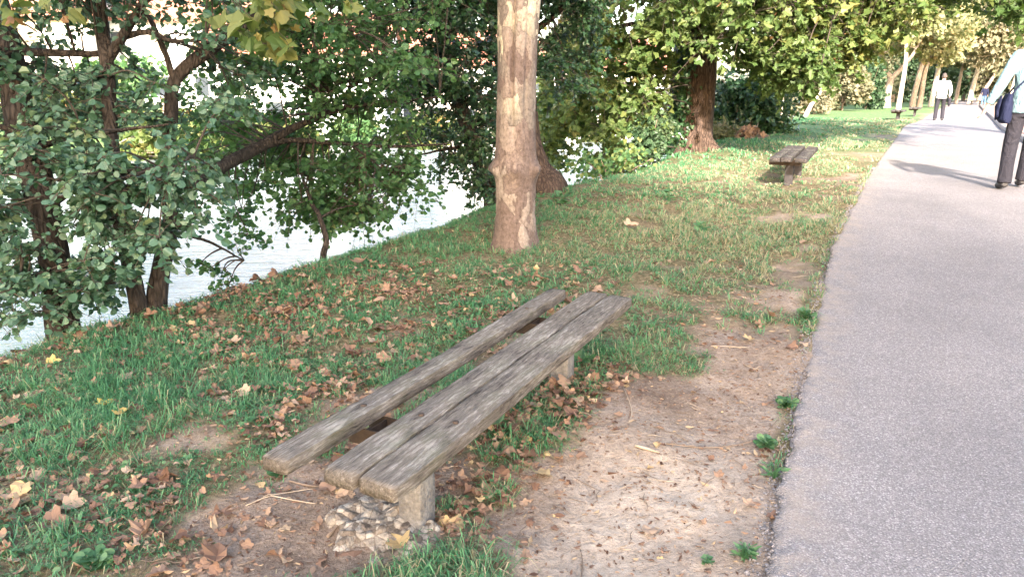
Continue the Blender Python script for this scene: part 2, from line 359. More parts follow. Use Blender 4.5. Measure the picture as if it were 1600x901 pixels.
    M['dark_bark'] = bark_mat('dark_bark', (.014, .011, .009), (.062, .048, .04), (20, 20, 5), .02)
    M['brown_bark'] = bark_mat('brown_bark', (.022, .015, .012), (.095, .064, .05), (16, 16, 3.5), .03)
    M['pale_bark'] = bark_mat('pale_bark', (.24, .19, .15), (.48, .42, .35), (10, 10, 3), .01)
    M['tan_bark'] = bark_mat('tan_bark', (.17, .13, .105), (.33, .265, .215), (10, 10, 3), .015)
    # foliage
    M['alder'] = leaf_mat('alder_leaf', [(.1, (.024, .066, .039)), (.5, (.054, .122, .074)), (.88, (.10, .175, .115)), (1., (.15, .20, .09))], .42, .32, .5)
    M['alder_back'] = leaf_mat('alder_leaf_deep', [(.1, (.030, .082, .032)), (.5, (.062, .145, .056)), (.88, (.115, .21, .085)), (1., (.18, .21, .07))], .5, .46, .4)
    M['ivy'] = leaf_mat('ivy_leaf', [(.1, (.014, .042, .018)), (.5, (.029, .074, .029)), (.9, (.06, .115, .04))], .35, .18, .5)
    M['plane_leaf'] = leaf_mat('plane_leaf', [(.0, (.038, .078, .022)), (.4, (.07, .118, .034)), (.7, (.115, .148, .045)), (.94, (.20, .175, .06)), (1., (.20, .11, .05))], .5, .42, .35)
    M['yellow_leaf'] = leaf_mat('pale_yellow_leaf', [(.0, (.11, .14, .06)), (.5, (.21, .22, .115)), (.9, (.31, .285, .165)), (1., (.30, .22, .11))], .6, .4, .3)
    M['grey_leaf'] = leaf_mat('dull_leaf', [(.0, (.07, .09, .045)), (.5, (.14, .14, .085)), (1., (.22, .19, .13))], .7, .3, .2)
    M['bush'] = leaf_mat('bush_leaf', [(.0, (.02, .05, .022)), (.5, (.045, .085, .04)), (1., (.10, .13, .07))], .5, .25, .4)
    M['blade'] = leaf_mat('grass_blade', [(.0, (.032, .11, .050)), (.45, (.066, .205, .098)), (.74, (.135, .26, .135)), (.84, (.21, .20, .125)), (1., (.34, .29, .205))], .55, .3, .3)
    M['litter'] = leaf_mat('dead_leaf', [(.0, (.10, .056, .040)), (.35, (.18, .108, .078)), (.65, (.265, .172, .122)), (.88, (.37, .275, .20)), (1., (.46, .33, .09))], .75, .2, .15, (1.2, .9, .6))
    M['weed'] = leaf_mat('weed_leaf', [(.0, (.025, .08, .03)), (.5, (.05, .135, .055)), (1., (.12, .20, .10))], .5, .3, .35)
    M['twig'] = simple('dry_twig', (.16, .115, .085), .85, .4, 12.)
    M['crown_twig'] = simple('crown_twig', (.05, .038, .03), .85, .3, 12.)
    M['straw'] = simple('pale_straw', (.33, .26, .195), .85, .35, 9.)
    M['skin'] = simple('skin', (.52, .31, .23), .55, .08, 8.)
    M['hair'] = simple('hair', (.05, .04, .035), .7, .3, 40.)
    M['shirt_blue'] = cloth('pale_blue_shirt', (.12, .19, .215)); M['shirt_white'] = cloth('white_shirt', (.5, .5, .5))
    M['trouser'] = cloth('charcoal_trousers', (.022, .021, .028)); M['navy'] = cloth('navy_cloth', (.010, .013, .034)); M['jeans'] = cloth('blue_jeans', (.06, .12, .22))
    M['shoe'] = simple('black_shoe', (.03, .028, .03), .5, .2, 10.)
    M['plaster'] = simple('cream_plaster', (.72, .66, .58), .9, .06, 2.); M['plaster_white'] = simple('white_plaster', (.80, .79, .77), .9, .04, 2.)
    m, nt = mat('roof_tiles'); v = coords(nt); w = N(nt, 'ShaderNodeTexWave', {'Vector': v, 'Scale': 3.2, 'Distortion': .3}, bands_direction='Z').outputs['Fac']
    finish(nt, ramp(nt, math_(nt, 'ADD', math_(nt, 'MULTIPLY', w, .4), math_(nt, 'MULTIPLY', noise(nt, v, 3., 4), .6)), [(.3, (.22, .085, .055)), (.7, (.42, .19, .13))]), .85, w, .03); M['tiles'] = m
    m, nt = mat('window_glass'); finish(nt, (.04, .05, .06), .08, spec=.8); M['glass'] = m
    M['frame'] = simple('window_frame', (.7, .68, .65), .6, .05)
    M['kerbstone'] = simple('kerb_concrete', (.24, .20, .185), .9, .3, 12., .005)
    M['bedsoil'] = simple('bed_soil', (.30, .19, .155), .95, .35, 7., .02)
def cloth(name, col):
    m, nt = mat(name); v = coords(nt, (1, 1, .55)); h = noise(nt, v, 9., 3, .55, 1.4); w = noise(nt, coords(nt), 350., 2)
    finish(nt, mix(nt, .5, col, ramp(nt, w, [(.3, (.86, .86, .86)), (.7, (1.1, 1.1, 1.1))]), 'MULTIPLY'), .85, h, .035, spec=.15); return m
make_materials()

# ------------------------------------------------------------------ the setting
def grid_axis(lo, hi, a, b, step, n_out):
    core = np.arange(a, b+1e-6, step)
    def tail(d, n): 
        t = np.linspace(0, 1, n+1)[1:]; k = 6.0
        return (np.expm1(k*t)/np.expm1(k))*d+step*np.arange(1, n+1)*(1-t)
    return np.concatenate([(a-tail(a-lo, n_out))[::-1], core, b+tail(hi-b, n_out)])
def build_ground():
    xs = grid_axis(-400, 420, -3.6, 5.0, .036, 110); ys = grid_axis(-120, 600, 1.4, 9.5, .036, 120)
    X, Y = np.meshgrid(xs, ys); Z = ground(X, Y); nx, ny = len(xs), len(ys)
    V = np.stack([X, Y, Z], -1).reshape(-1, 3); i = (np.arange(ny-1)[:, None]*nx+np.arange(nx-1)[None]).ravel()
    L = np.stack([i, i+1, i+nx+1, i+nx], 1).ravel()
    lawn = (ss(8, 20, Y)).ravel()
    me = mesh_np('ground', V, L, np.full(len(i), 4), True, {'grass': grass_mask(X, Y).ravel(), 'lawn': lawn, 'wear_or_sun_dapple': wear_or_sun_dapple(X, Y).ravel()})
    tag(link('ground', me, M['earth']), kind='structure')
    # river
    g = Geo(); g.poly([(-400, -120, -1.72), (300, -120, -1.72), (300, 600, -1.72), (-400, 600, -1.72)]); tag(g.build('river', M['water'], smooth=False), kind='structure')
def build_path():
    ys = np.concatenate([np.arange(-20, 1.2, .4), np.arange(1.2, 9, .014), np.arange(9, 30, .15), np.arange(30, 140, 1.5)]); nu = 60
    u = np.concatenate([[0, 0, .004, .012], np.linspace(.02, .98, nu), [.992, 1, 1]])
    V = []; dust = []
    for k, uu in enumerate(u):
        rag = (fbm(ys, ys*0+3, 7, 21, 3)*.035+fbm(ys, ys*0+8, 38, 24, 2)*.026)*np.exp(-np.clip(ys, 0, 99)/25) if uu < .5 else 0*ys
        x = path_l(ys)+rag*(1-ss(0, .06, uu))+PW*uu
        z = ground0(path_l(ys)+PW*uu, ys)*1.0+.020
        if k == 0 or k == len(u)-1: z = z-.12
        elif k == 1 : z = z-.014+fbm(ys, ys*0+5, 60, 29, 2)*.008
        elif k == 2: z = z-.004
        if uu < .03 and k > 0: z = z+fbm(ys, ys*0+k, 22, 30+k, 2)*.012*np.exp(-np.clip(ys, 0, 99)/9)
        V.append(np.stack([x, ys, z], 1)); dust.append(np.full(len(ys), max(0, 1-uu/.10)*.8))
    V = np.array(V); nU, nY = V.shape[:2]; i = (np.arange(nU-1)[:, None]*nY+np.arange(nY-1)[None]).ravel()
    L = np.stack([i, i+nY, i+nY+1, i+1], 1).ravel()
    me = mesh_np('path', V.reshape(-1, 3), L, np.full(len(i), 4), True, {'dust': np.concatenate(dust)})
    tag(link('path', me, M['asphalt']), kind='structure')
    g = Geo(); y = np.arange(9.5, 66, .7); x = path_l(y)+PW+.06
    g.tube(np.stack([x, y, ground0(x, y)+.05], 1), .085, 8, .1, 2, flat=(.8, 1.1))
    tag(g.build('kerb', M['kerbstone']), kind='structure')
    V = []
    for d in np.linspace(.1, 2.6, 12): V.append(np.stack([path_l(y)+PW+d, y, ground0(path_l(y)+PW+d, y)+.05+fbm(y, y*0+d*3, 1.5, 4)*.05], 1))
    V = np.array(V); nU, nY = V.shape[:2]; i = (np.arange(nU-1)[:, None]*nY+np.arange(nY-1)[None]).ravel()
    tag(link('soil_bed', mesh_np('soil_bed', V.reshape(-1, 3), np.stack([i, i+nY, i+nY+1, i+1], 1).ravel(), np.full(len(i), 4), True), M['bedsoil']), kind='structure')
build_ground(); build_path()

# ------------------------------------------------------------------ benches
def plank_mesh(w, t, ln, seed):
    g = Geo(); n = 90; rr = np.random.default_rng(seed); k = 20; vs = []
    for i in range(n+1):
        y = -ln/2+ln*i/n; e = min(i, n-i)/n*ln
        wear_or_sun_dapple = 1-.10*math.exp(-e/.03)
        for j in range(k):
            a = 2*math.pi*j/k; c, s = math.cos(a), math.sin(a); p = .14
            x = math.copysign(abs(c)**p, c)*w/2; z = math.copysign(abs(s)**p, s)*t/2
            d = float(vn(y*5+seed, j*.9, 1, seed))*.006+float(vn(y*22, j*1.7+seed, 1, seed+2))*.004
            lf = math.hypot(x, z)
            x *= wear_or_sun_dapple*(1+d/lf); z *= (1+d/lf)*(1-.12*math.exp(-e/.02))
            dy = float(vn(j*.8, seed*3+i, 1, 3))*.012 if i in (0, n) else 0
            z += .004*math.sin(y*2.1+seed)
            g.v.append((x, y+dy, z))
    for i in range(n):
        for j in range(k): g.f.append((i*k+j, i*k+(j+1) % k, (i+1)*k+(j+1) % k, (i+1)*k+j)[::-1]); g.mi.append(0)
    for b, rev in ((0, False), (n*k, True)):
        f = [b+j for j in range(k)]; g.f.append(tuple(f[::-1] if rev else f)); g.mi.append(0)
    me = g.mesh('plank', True)
    return me
def post_mesh(w, d, z0, z1, seed):
    g = Geo(); m = 14; k = 16
    for i in range(m+1):
        z = z0+(z1-z0)*i/m
        for j in range(k):
            a = 2*math.pi*j/k; c, s = math.cos(a), math.sin(a); p = .25
            f = 1+float(vn(z*16+seed, j*1.1, 1, seed))*.07+.10*math.exp(-(z-z0)/.05)*float(vn(j*1.3, z*30, 1, 5))
            g.v.append((math.copysign(abs(c)**p, c)*w/2*f, math.copysign(abs(s)**p, s)*d/2*f, z))
    for i in range(m):
        for j in range(k): g.f.append((i*k+j, i*k+(j+1) % k, (i+1)*k+(j+1) % k, (i+1)*k+j)); g.mi.append(0)
    g.f.append(tuple(m*k+j for j in range(k))); g.mi.append(0)
    return g.mesh('leg')
def bench(label, x, y, rz, top, xs, ws, wood, seed, footing=False, yaws=None):
    pm = 'concrete' if footing else 'dark_post'
    root = thing('park_bench', label, 'bench', (x, y, 0), rz, 'backless plank benches along the riverside lawn')
    t = .052
    for i, (px, w) in enumerate(zip(xs, ws)):
        o = link('plank', plank_mesh(w, t, 2.25, seed+i), M[wood], root)
        o.location = (px, (0.0, .02, .03)[i % 3], top-t/2+(.0, .002, -.004)[i % 3]); o.rotation_euler = (0, (0.0, .02, .05)[i % 3], (yaws or (0, 0, 0))[i])
    for pl in [c for c in root.children]:
        for ly in (-.675, .70):
            g = Geo(); g.tube([(0, ly, t/2-.006), (0, ly, t/2+.002), (0, ly, t/2+.004)], [.011, .011, .006], 10); g.build('bolt', M['steel'], pl)
    for ly in (-.675, .70):
        wx = x+math.cos(rz)*0-math.sin(rz)*ly; wy = y+math.cos(rz)*ly
        z0 = gz(wx, wy)-.12
        o = link('leg', post_mesh(.098, .105, z0, top-t-.062, seed+int(ly*9)), M[pm], root); o.location = (-.002, ly, 0)
        g = Geo(); cz = top-t-.03                                        # steel channel under the planks
        g.box((0, 0, cz-.032), (.36, .12, .006)); g.box((0, -.058, cz-.004), (.36, .005, .062)); g.box((0, .058, cz-.004), (.36, .005, .062)); g.box((-.1, 0, cz-.004), (.006, .11, .05))
        o = g.build('crossbar', M['steel'], root, False); o.location = (-.06, ly, -.004)
        if footing and ly < 0:
            V = []; n = 46; V0 = Geo()
            for i in range(n+1):
                for j in range(n+1):
                    a = (i/n-.5)*2; b = (j/n-.5)*2
                    X = a*.25-.09; Y = b*.22-.06; r = math.hypot(a, b)
                    wx = x+math.cos(rz)*X-math.sin(rz)*(Y+ly); wy = y+math.sin(rz)*X+math.cos(rz)*(Y+ly)
                    e = 1-ss(.6, 1.0, r+float(fbm(a*3, b*3, 1, 6))*.4)
                    V0.v.append((X, Y, gz(wx, wy)-.035+e*(.07+float(fbm(X, Y, 40, 8))*.022+float(fbm(X, Y, 9, 2))*.04)))
            for i in range(n):
                for j in range(n): q = i*(n+1)+j; V0.f.append((q, q+n+1, q+n+2, q+1)); V0.mi.append(0)
            o = V0.build('footing', M['rubble'], root); o.location = (0, ly, 0)
    return root
BX, BY, BR = -.043, 2.967, -R(25.9)
bench('weathered grey three-plank bench with crumbling footing and a wide gap between planks', BX, BY, BR, .42, (-.210, .018, .150), (.098, .116, .134), 'old_wood', 11, True, (-.006, -.004, -.006))
z = gz(3.7, 9.7)
bench('brown three-plank bench on bare earth beside the path, right of the ivy clad tree', 3.68, 9.72, -R(25), .42+.35, (-.142, -.018, .145), (.118, .118, .135), 'brown_wood', 31)
bench('small dark bench on the sunlit lawn, left of two near the white shirted walker', 15.78, 31.0, -R(29), (.42+.41), (-.18, 0, .18), (.15, .15, .15), 'brown_wood', 51)
bench('smaller dark bench further along the lawn, just left of the white shirted walker', 19.2, 36.2, -R(29), (.42+.41), (-.18, 0, .18), (.15, .15, .15), 'brown_wood', 61)
bench('tiny distant bench on the grass beneath the pale trunk at the end of the path', 43.2, 71, -R(60), (.42+.41), (-.18, 0, .18), (.15, .15, .15), 'brown_wood', 71)

# ------------------------------------------------------------------ trees
ALL_LIMBS = {}
def trunk_part(g, ctrl, rads, n=12, rough=.08, seed=1, seg=8, wob=.0):
    c = curve(ctrl, seg, wob, seed); g.tube(c, lerp_r(rads, len(c)), n, rough, seed); return c
def px_curve(pts): return [at(a, b, d) for a, b, d in pts]
def with_base(pts, d=.3):
    """start of a trunk pushed into the ground"""
    p = np.array(pts[0]); p2 = p.copy(); p2[2] = min(p[2], gz(p[0], p[1]))-d; return [p2]+list(pts)
def over_water(a, b): return b < np.interp(a, [240, 290, 340, 400, 480, 520, 600, 650, 700, 770], [470, 350, 325, 305, 350, 360, 318, 300, 245, 230])
def region(cr, rect, D, n, r, seed, gaps=(), keep=None, **kw):
    g = np.random.default_rng(seed); k = 0; tries = 0
    while k < n and tries < n*30:
        tries += 1
        a = g.uniform(rect[0], rect[2]); b = g.uniform(rect[1], rect[3]); d = g.uniform(*D)
        if any((a-x)**2+(b-y)**2 < q*q for x, y, q in gaps): continue
        if keep and not keep(a, b): continue
        p = at(a, b, d)
        if p[2] < gz(p[0], p[1])+.1 or p[2] < -1.5: continue
        cr.spray(p, r*g.uniform(.75, 1.25), **kw); k += 1

# -- plane tree in the middle
def plane_tree():
    root = thing('plane_tree', 'plane tree with mottled peeling bark and a swollen ring, behind the weathered bench', 'tree', (0.03, 6.19, gz(.03, 6.19)))
    bz = root.location.z; g = Geo(); n = 96; zs = np.concatenate([np.arange(-.25, 2.2, .03), np.arange(2.2, 3.0, .06)]); vs = []
    for i, z in enumerate(zs):
        h = max(z, 0)
        r = np.interp(h, [0, .12, .3, .55, .66, .74, .95, 1.6, 2.0, 3.0], [.192, .18, .164, .17, .188, .172, .160, .155, .165, .19])
        if z < 0: r *= 1.05
        cx = np.interp(h, [0, 1.2, 2, 3], [0, 0, .025, .10]); fur = float(ss(.75, 1.3, h))
        for j in range(n):
            a = 2*math.pi*j/n
            k = 1+.02*math.sin(3*a+1)+float(fbm(math.cos(a)*3+5, math.sin(a)*3+h*3, 1, 3))*.05
            for a0, dep in ((-1.74+.1*math.sin(h*3), .30), (-1.05, .10), (1.4, .2)): k -= fur*dep*math.exp(-((a-a0+math.pi) % (2*math.pi)-math.pi)**2/.010)
            k += (.10+.16)*math.exp(-((h-.66)/.06)**2)*(.5+float(fbm(a*2.2+9, h*9, 1, 4)))+.018*math.sin(h*70+math.sin(a*2)*2)*math.exp(-((h-.62)/.16)**2)
            k += .22*math.exp(-h/.06)*(math.sin(4*a+.6)*.5+.5)+.02*float(ss(.2, .1, abs(h-.33)))*math.sin(h*60)
            k += .05*math.exp(-((h-1.72)/.08)**2)*math.exp(-((a+3.0+math.pi) % (2*math.pi)-math.pi)**2/.2)
            sx = 1+.12*float(ss(1.5, 2.6, h))
            g.v.append((cx+r*k*math.cos(a)*sx, r*k*math.sin(a), z))
    m = len(zs)
    for i in range(m-1):
        for j in range(n): g.f.append((i*n+j, i*n+(j+1) % n, (i+1)*n+(j+1) % n, (i+1)*n+j)); g.mi.append(0)
    g.f.append(tuple((m-1)*n+j for j in range(n))); g.mi.append(0)
    g.build('trunk', M['plane_bark'], root)
    limbs = []
    lg = Geo()
    for ct, rd in (([(.0, 0, 2.6), (-.15, .1, 3.6), (-.7, .3, 5.0), (-1.5, .2, 6.6), (-2.0, .6, 8)], [.15, .11, .08, .03]), ([(.2, 0, 2.6), (.4, -.1, 3.6), (1.0, .3, 5.2), (1.6, .9, 7), (2., 1.4, 8.4)], [.16, .12, .08, .03]),
                   ([(-.4, .2, 4.2), (-1.4, -.8, 4.5), (-2.2, -1.6, 4.2), (-2.6, -2.0, 3.1)], [.06, .04, .02, .008]), ([(.7, 0, 4.6), (1.6, .2, 5.6), (3., .8, 6.2)], [.06, .04, .015]), ([(-1.1, .2, 5.8), (-2, 1.2, 6.6), (-3., 1.8, 7)], [.05, .03, .012])):
        lg = Geo(); limbs.append(trunk_part(lg, ct, rd, 10, .05, 3)); lg.build('limb', M['plane_bark'], root)
    cr = Crown('plane', np.vstack(limbs), 5); w = np.array([.03, 6.19, bz])
    for k in range(90):
        L = limbs[k % len(limbs)]; i = cr.r.integers(len(L)//2, len(L)); p = L[i]+cr.r.normal(0, .75, 3)
        if p[2] > 3.3: cr.spray(p, .6, 6, 7, .14, .6, .45, .6, .012, .003)
    # the hanging spray that dips into the top of the view
    for a, b, d, k in ((418, 8, 4.3, .55), (455, 42, 4.4, .62), (395, 55, 4.3, .7), (470, 12, 4.4, .6), (430, 70, 4.3, .6), (372, 70, 4.3, .66), (410, 90, 4.35, .7)):
        p = at(a, b-22, d)-w; cr.spray(p, .11, 3, 3, .115, .9, k, .5, .004, .002, face=(0, -1, .5))
    for a, b, d, k in ((424, 15, 4.2, 1.0), (428, 30, 4.22, 1.0), (8, 8, 4.2, .7), (90, 3, 4.2, .72), (20, 22, 4.2, .8), (540, 2, 4.4, .62)):
        p = at(a, b-10, d)-w; cr.spray(p, .06, 2, 3, .10, .9, k, .5, 0, .002, face=(0, -1, .5))
    cr.build('crown', [M['plane_leaf'], M['crown_twig']], root)
plane_tree()

# -- alders on the bank
def alder(label, trunks, limbs, crowns, leafm, bark='dark_bark', base=None, kind='round', name='alder_tree'):
    allp = []; root = thing(name, label, 'tree', tuple(base))
    o = np.array(base); g = Geo()
    for ct, rd in trunks: allp.append(trunk_part(g, [p-o for p in with_base(px_curve(ct))], [rd[0]*1.2]+list(rd), 14, .09, 4, 8, .0))
    g.build('trunk', M[bark], root)
    if limbs:
        for ct, rd in limbs: g = Geo(); allp.append(trunk_part(g, [p-o for p in px_curve(ct)], rd, 8, .10, 6, 7, .004)); g.build('limb', M[bark], root)
    cr = Crown(kind, np.vstack(allp), 9)
    class Off:                                   # sprays are measured in world space, stored relative to the tree
        def spray(s, p, r, **kw): cr.spray(np.asarray(p)-o, r, **kw)
    for args, kw in crowns: region(Off(), *args, **kw)
    cr.build('crown', [M[leafm], M['crown_twig']], root)
    return root
G_left = [(178, 235, 15), (172, 190, 13), (170, 150, 13), (182, 285, 12), (266, 165, 12), (262, 210, 12), (258, 350, 16), (250, 400, 20), (202, 410, 22), (210, 455, 24), (244, 450, 22), (145, 372, 26), (262, 415, 24), (225, 450, 26), (30, 70, 34), (112, 85, 30), (248, 58, 40), (285, 95, 26), (215, 135, 20), (165, 130, 14), (20, 525, 46), (175, 200, 12), (300, 30, 18)]
p = hit(98, 520)
alder('thick dark alder on the bank at the far left, half hidden by round leaves', [([(96, 500, 4.6), (88, 420, 4.7), (62, 300, 4.8), (40, 220, 4.9), (18, 110, 5.0), (-20, -60, 5.2), (-60, -260, 5.4)], [.10, .09, .10, .10, .085, .06, .03])],
      [([(50, 250, 4.8), (20, 205, 4.7), (-60, 190, 4.6)], [.03, .02, .01]), ([(45, 235, 4.9), (110, 215, 4.8), (190, 205, 4.7), (260, 200, 4.6)], [.025, .016, .012, .006]), ([(10, 80, 5), (80, 82, 5.0), (165, 86, 5.1)], [.03, .024, .018]),
       ([(70, 330, 4.8), (130, 290, 4.5), (220, 280, 4.3), (300, 300, 4.2)], [.02, .014, .01, .005]), ([(88, 430, 4.7), (60, 430, 4.5), (-20, 440, 4.3)], [.02, .012, .006])],
      [(((-60, 195, 190, 500), (4.1, 4.9), 50, .22, 1), dict(gaps=G_left+[(55, 265, 26)], ntw=7, nl=11, size=.046, tint=.62, droop=.6)),
       (((-80, -80, 170, 200), (4.4, 5.6), 46, .26, 2), dict(gaps=G_left, ntw=7, nl=11, size=.046, tint=.6)),
       (((-260, -300, 160, -60), (4.6, 6.2), 34, .4, 3), dict(ntw=7, nl=10, size=.06, tint=.55)),
       (((-260, 0, -60, 480), (4.3, 5.4), 26, .35, 4), dict(ntw=7, nl=10, size=.06, tint=.55))], 'alder', base=p)
p = hit(215, 486)
alder('slim upright alder with rough dark trunk, left stem of the bank pair', [([(216, 480, 4.7), (200, 400, 4.75), (184, 330, 4.8), (178, 260, 4.8), (170, 160, 4.9), (166, 90, 5.0), (158, 0, 5.2), (150, -200, 5.6)], [.056, .05, .047, .046, .043, .043, .03, .02])],
      [([(168, 95, 5), (192, 52, 4.95), (222, 8, 4.9), (260, -60, 4.9)], [.035, .03, .026, .015]), ([(185, 60, 5), (230, 50, 4.95), (270, 66, 4.9), (318, 66, 4.9)], [.022, .018, .014, .008]), ([(172, 118, 4.9), (90, 120, 5.0), (0, 114, 5)], [.016, .014, .008]),
       ([(182, 270, 4.8), (240, 262, 4.5), (300, 250, 4.4)], [.014, .01, .006]), ([(190, 350, 4.8), (140, 330, 4.5), (100, 300, 4.4)], [.014, .01, .006])],
      [(((120, 230, 335, 385), (4.1, 4.75), 35, .2, 11), dict(keep=over_water, gaps=G_left, ntw=7, nl=11, size=.046, tint=.6, droop=.6)),
       (((120, 385, 230, 470), (4.2, 4.7), 7, .16, 16), dict(gaps=G_left, ntw=6, nl=7, size=.05, tint=.55, droop=.6)),
       (((60, -80, 400, 190), (4.6, 5.8), 50, .25, 12), dict(gaps=G_left+[(330, 100, 20)], ntw=7, nl=11, size=.044, tint=.5)),
       (((150, -320, 420, -70), (4.8, 6.2), 26, .4, 13), dict(ntw=7, nl=10, size=.06, tint=.5))], 'alder', base=p)
p = hit(246, 482)
alder('forking alder with a long limb reaching over the water, right stem of the bank pair', [([(244, 478, 4.8), (252, 420, 4.85), (266, 350, 4.9), (260, 280, 5.0), (266, 190, 5.1), (274, 125, 5.2), (330, 76, 5.3), (372, 45, 5.4), (420, 0, 5.6), (520, -120, 6)], [.07, .06, .05, .05, .045, .042, .045, .04, .035, .02])],
      [([(274, 135, 5.2), (258, 85, 5.15), (240, 45, 5.1), (220, 10, 5.1), (200, -60, 5.1)], [.024, .02, .018, .014, .01]), ([(262, 300, 5.0), (310, 280, 5.4), (356, 255, 5.8), (404, 232, 6.2), (450, 205, 6.4), (505, 178, 6.6), (560, 163, 6.8), (690, 150, 7)], [.05, .05, .052, .048, .034, .026, .018, .008]),
       ([(404, 230, 6.2), (455, 219, 6.4), (540, 226, 6.6), (620, 232, 6.8), (700, 226, 7)], [.03, .024, .018, .014, .008]), ([(500, 178, 6.6), (520, 140, 6.7), (590, 132, 6.9)], [.016, .013, .006]), ([(550, 228, 6.6), (590, 255, 6.7), (640, 275, 6.8)], [.012, .01, .006]),
       ([(268, 360, 4.9), (330, 380, 5.1), (380, 410, 5.3)], [.014, .01, .005]), ([(372, 45, 5.4), (430, 40, 5.6), (520, 45, 6)], [.02, .014, .008])],
      [(((285, 90, 640, 340), (6.4, 8.2), 122, .30, 21), dict(keep=over_water, gaps=[(262, 350, 0), (415, 140, 26), (440, 165, 18), (365, 205, 14), (330, 160, 14), (320, 330, 20), (560, 120, 12), (600, 215, 12)], ntw=8, nl=12, size=.047, tint=.55)),
       (((330, -80, 700, 110), (5.6, 7.5), 85, .36, 22), dict(gaps=[(400, 70, 20), (650, 15, 16), (320, 20, 18)], ntw=8, nl=12, size=.047, tint=.5)),
       (((450, 240, 700, 350), (6.4, 7.6), 22, .26, 23), dict(keep=over_water, gaps=[(690, 285, 22), (560, 290, 20)], ntw=7, nl=10, size=.05, tint=.4, droop=.9)),
       (((310, 390, 375, 455), (5.0, 5.6), 6, .13, 24), dict(ntw=4, nl=6, size=.04, tint=.45, droop=.5)),
       (((370, 330, 420, 375), (5.8, 6.8), 4, .16, 25), dict(ntw=6, nl=8, size=.05, tint=.35, droop=.6)),
       (((420, -320, 760, -80), (6, 8), 30, .5, 26), dict(ntw=8, nl=11, size=.07, tint=.45))], 'alder_back', base=p)
p = hit(505, 405)
alder('short crooked dark sapling at the bank edge over the water', [([(505, 402, 6.1), (510, 375, 6.15), (498, 335, 6.2), (488, 320, 6.3), (470, 270, 6.5)], [.028, .024, .02, .018, .01])], [([(500, 340, 6.2), (530, 325, 6.3), (570, 320, 6.5)], [.012, .008, .004])],
      [(((430, 230, 640, 350), (6.3, 7.2), 16, .26, 31), dict(keep=over_water, ntw=7, nl=10, size=.05, tint=.4, droop=.8))], 'alder_back', base=p, name='alder_sapling')
# -- ivy clad trees behind the plane tree
p = at(770, 320, 8.3); p[2] = gz(p[0], p[1])
alder('slender dark trunk leaning left on the bank, smothered by ivy, beside the plane tree', [([(768, 305, 8.3), (745, 240, 8.3), (722, 170, 8.35), (700, 90, 8.4), (680, 0, 8.5), (660, -150, 8.6)], [.10, .09, .08, .07, .06, .04])],
      [([(740, 230, 8.3), (700, 232, 8.1), (650, 245, 8.0)], [.02, .014, .008]), ([(705, 110, 8.4), (650, 90, 8.3), (600, 60, 8.2)], [.03, .02, .01])],
      [(((640, -120, 775, 215), (7.7, 8.9), 95, .32, 41), dict(ntw=9, nl=13, size=.06, tint=.35, gaps=[(652, 20, 12), (700, 275, 26)])), (((560, -140, 660, 60), (7.6, 9), 30, .4, 42), dict(ntw=9, nl=12, size=.06, tint=.4)),
       (((690, 210, 778, 300), (7.8, 8.6), 24, .22, 43), dict(ntw=7, nl=10, size=.055, tint=.4, droop=.8, gaps=[(700, 290, 26)]))], 'ivy', base=p, kind='ivy', name='ivy_tree')
p = at(848, 290, 8.7); p[2] = gz(p[0], p[1])
alder('broad brown trunk with a flaring root, standing close behind the plane tree', [([(846, 296, 8.6), (836, 262, 8.65), (826, 215, 8.7), (818, 140, 8.7), (816, 40, 8.8), (815, -120, 9)], [.30, .18, .14, .13, .13, .1])],
      [([(846, 280, 8.55), (866, 290, 8.5), (892, 304, 8.45)], [.13, .07, .02]), ([(818, 60, 8.8), (870, 20, 8.9), (930, -40, 9)], [.05, .035, .02]), ([(817, 20, 8.8), (770, -40, 8.8), (700, -120, 8.8)], [.05, .035, .02])],
      [(((835, -120, 935, 130), (8.2, 9.6), 62, .34, 51), dict(ntw=9, nl=12, size=.06, tint=.38, gaps=[(945, 120, 25)])), (((760, -120, 840, 150), (8.9, 9.7), 26, .35, 52), dict(ntw=9, nl=12, size=.06, tint=.35)), (((700, -300, 960, -110), (8, 10), 30, .5, 53), dict(ntw=8, nl=11, size=.07, tint=.4))], 'ivy', 'brown_bark', base=p, kind='ivy', name='ivy_tree')
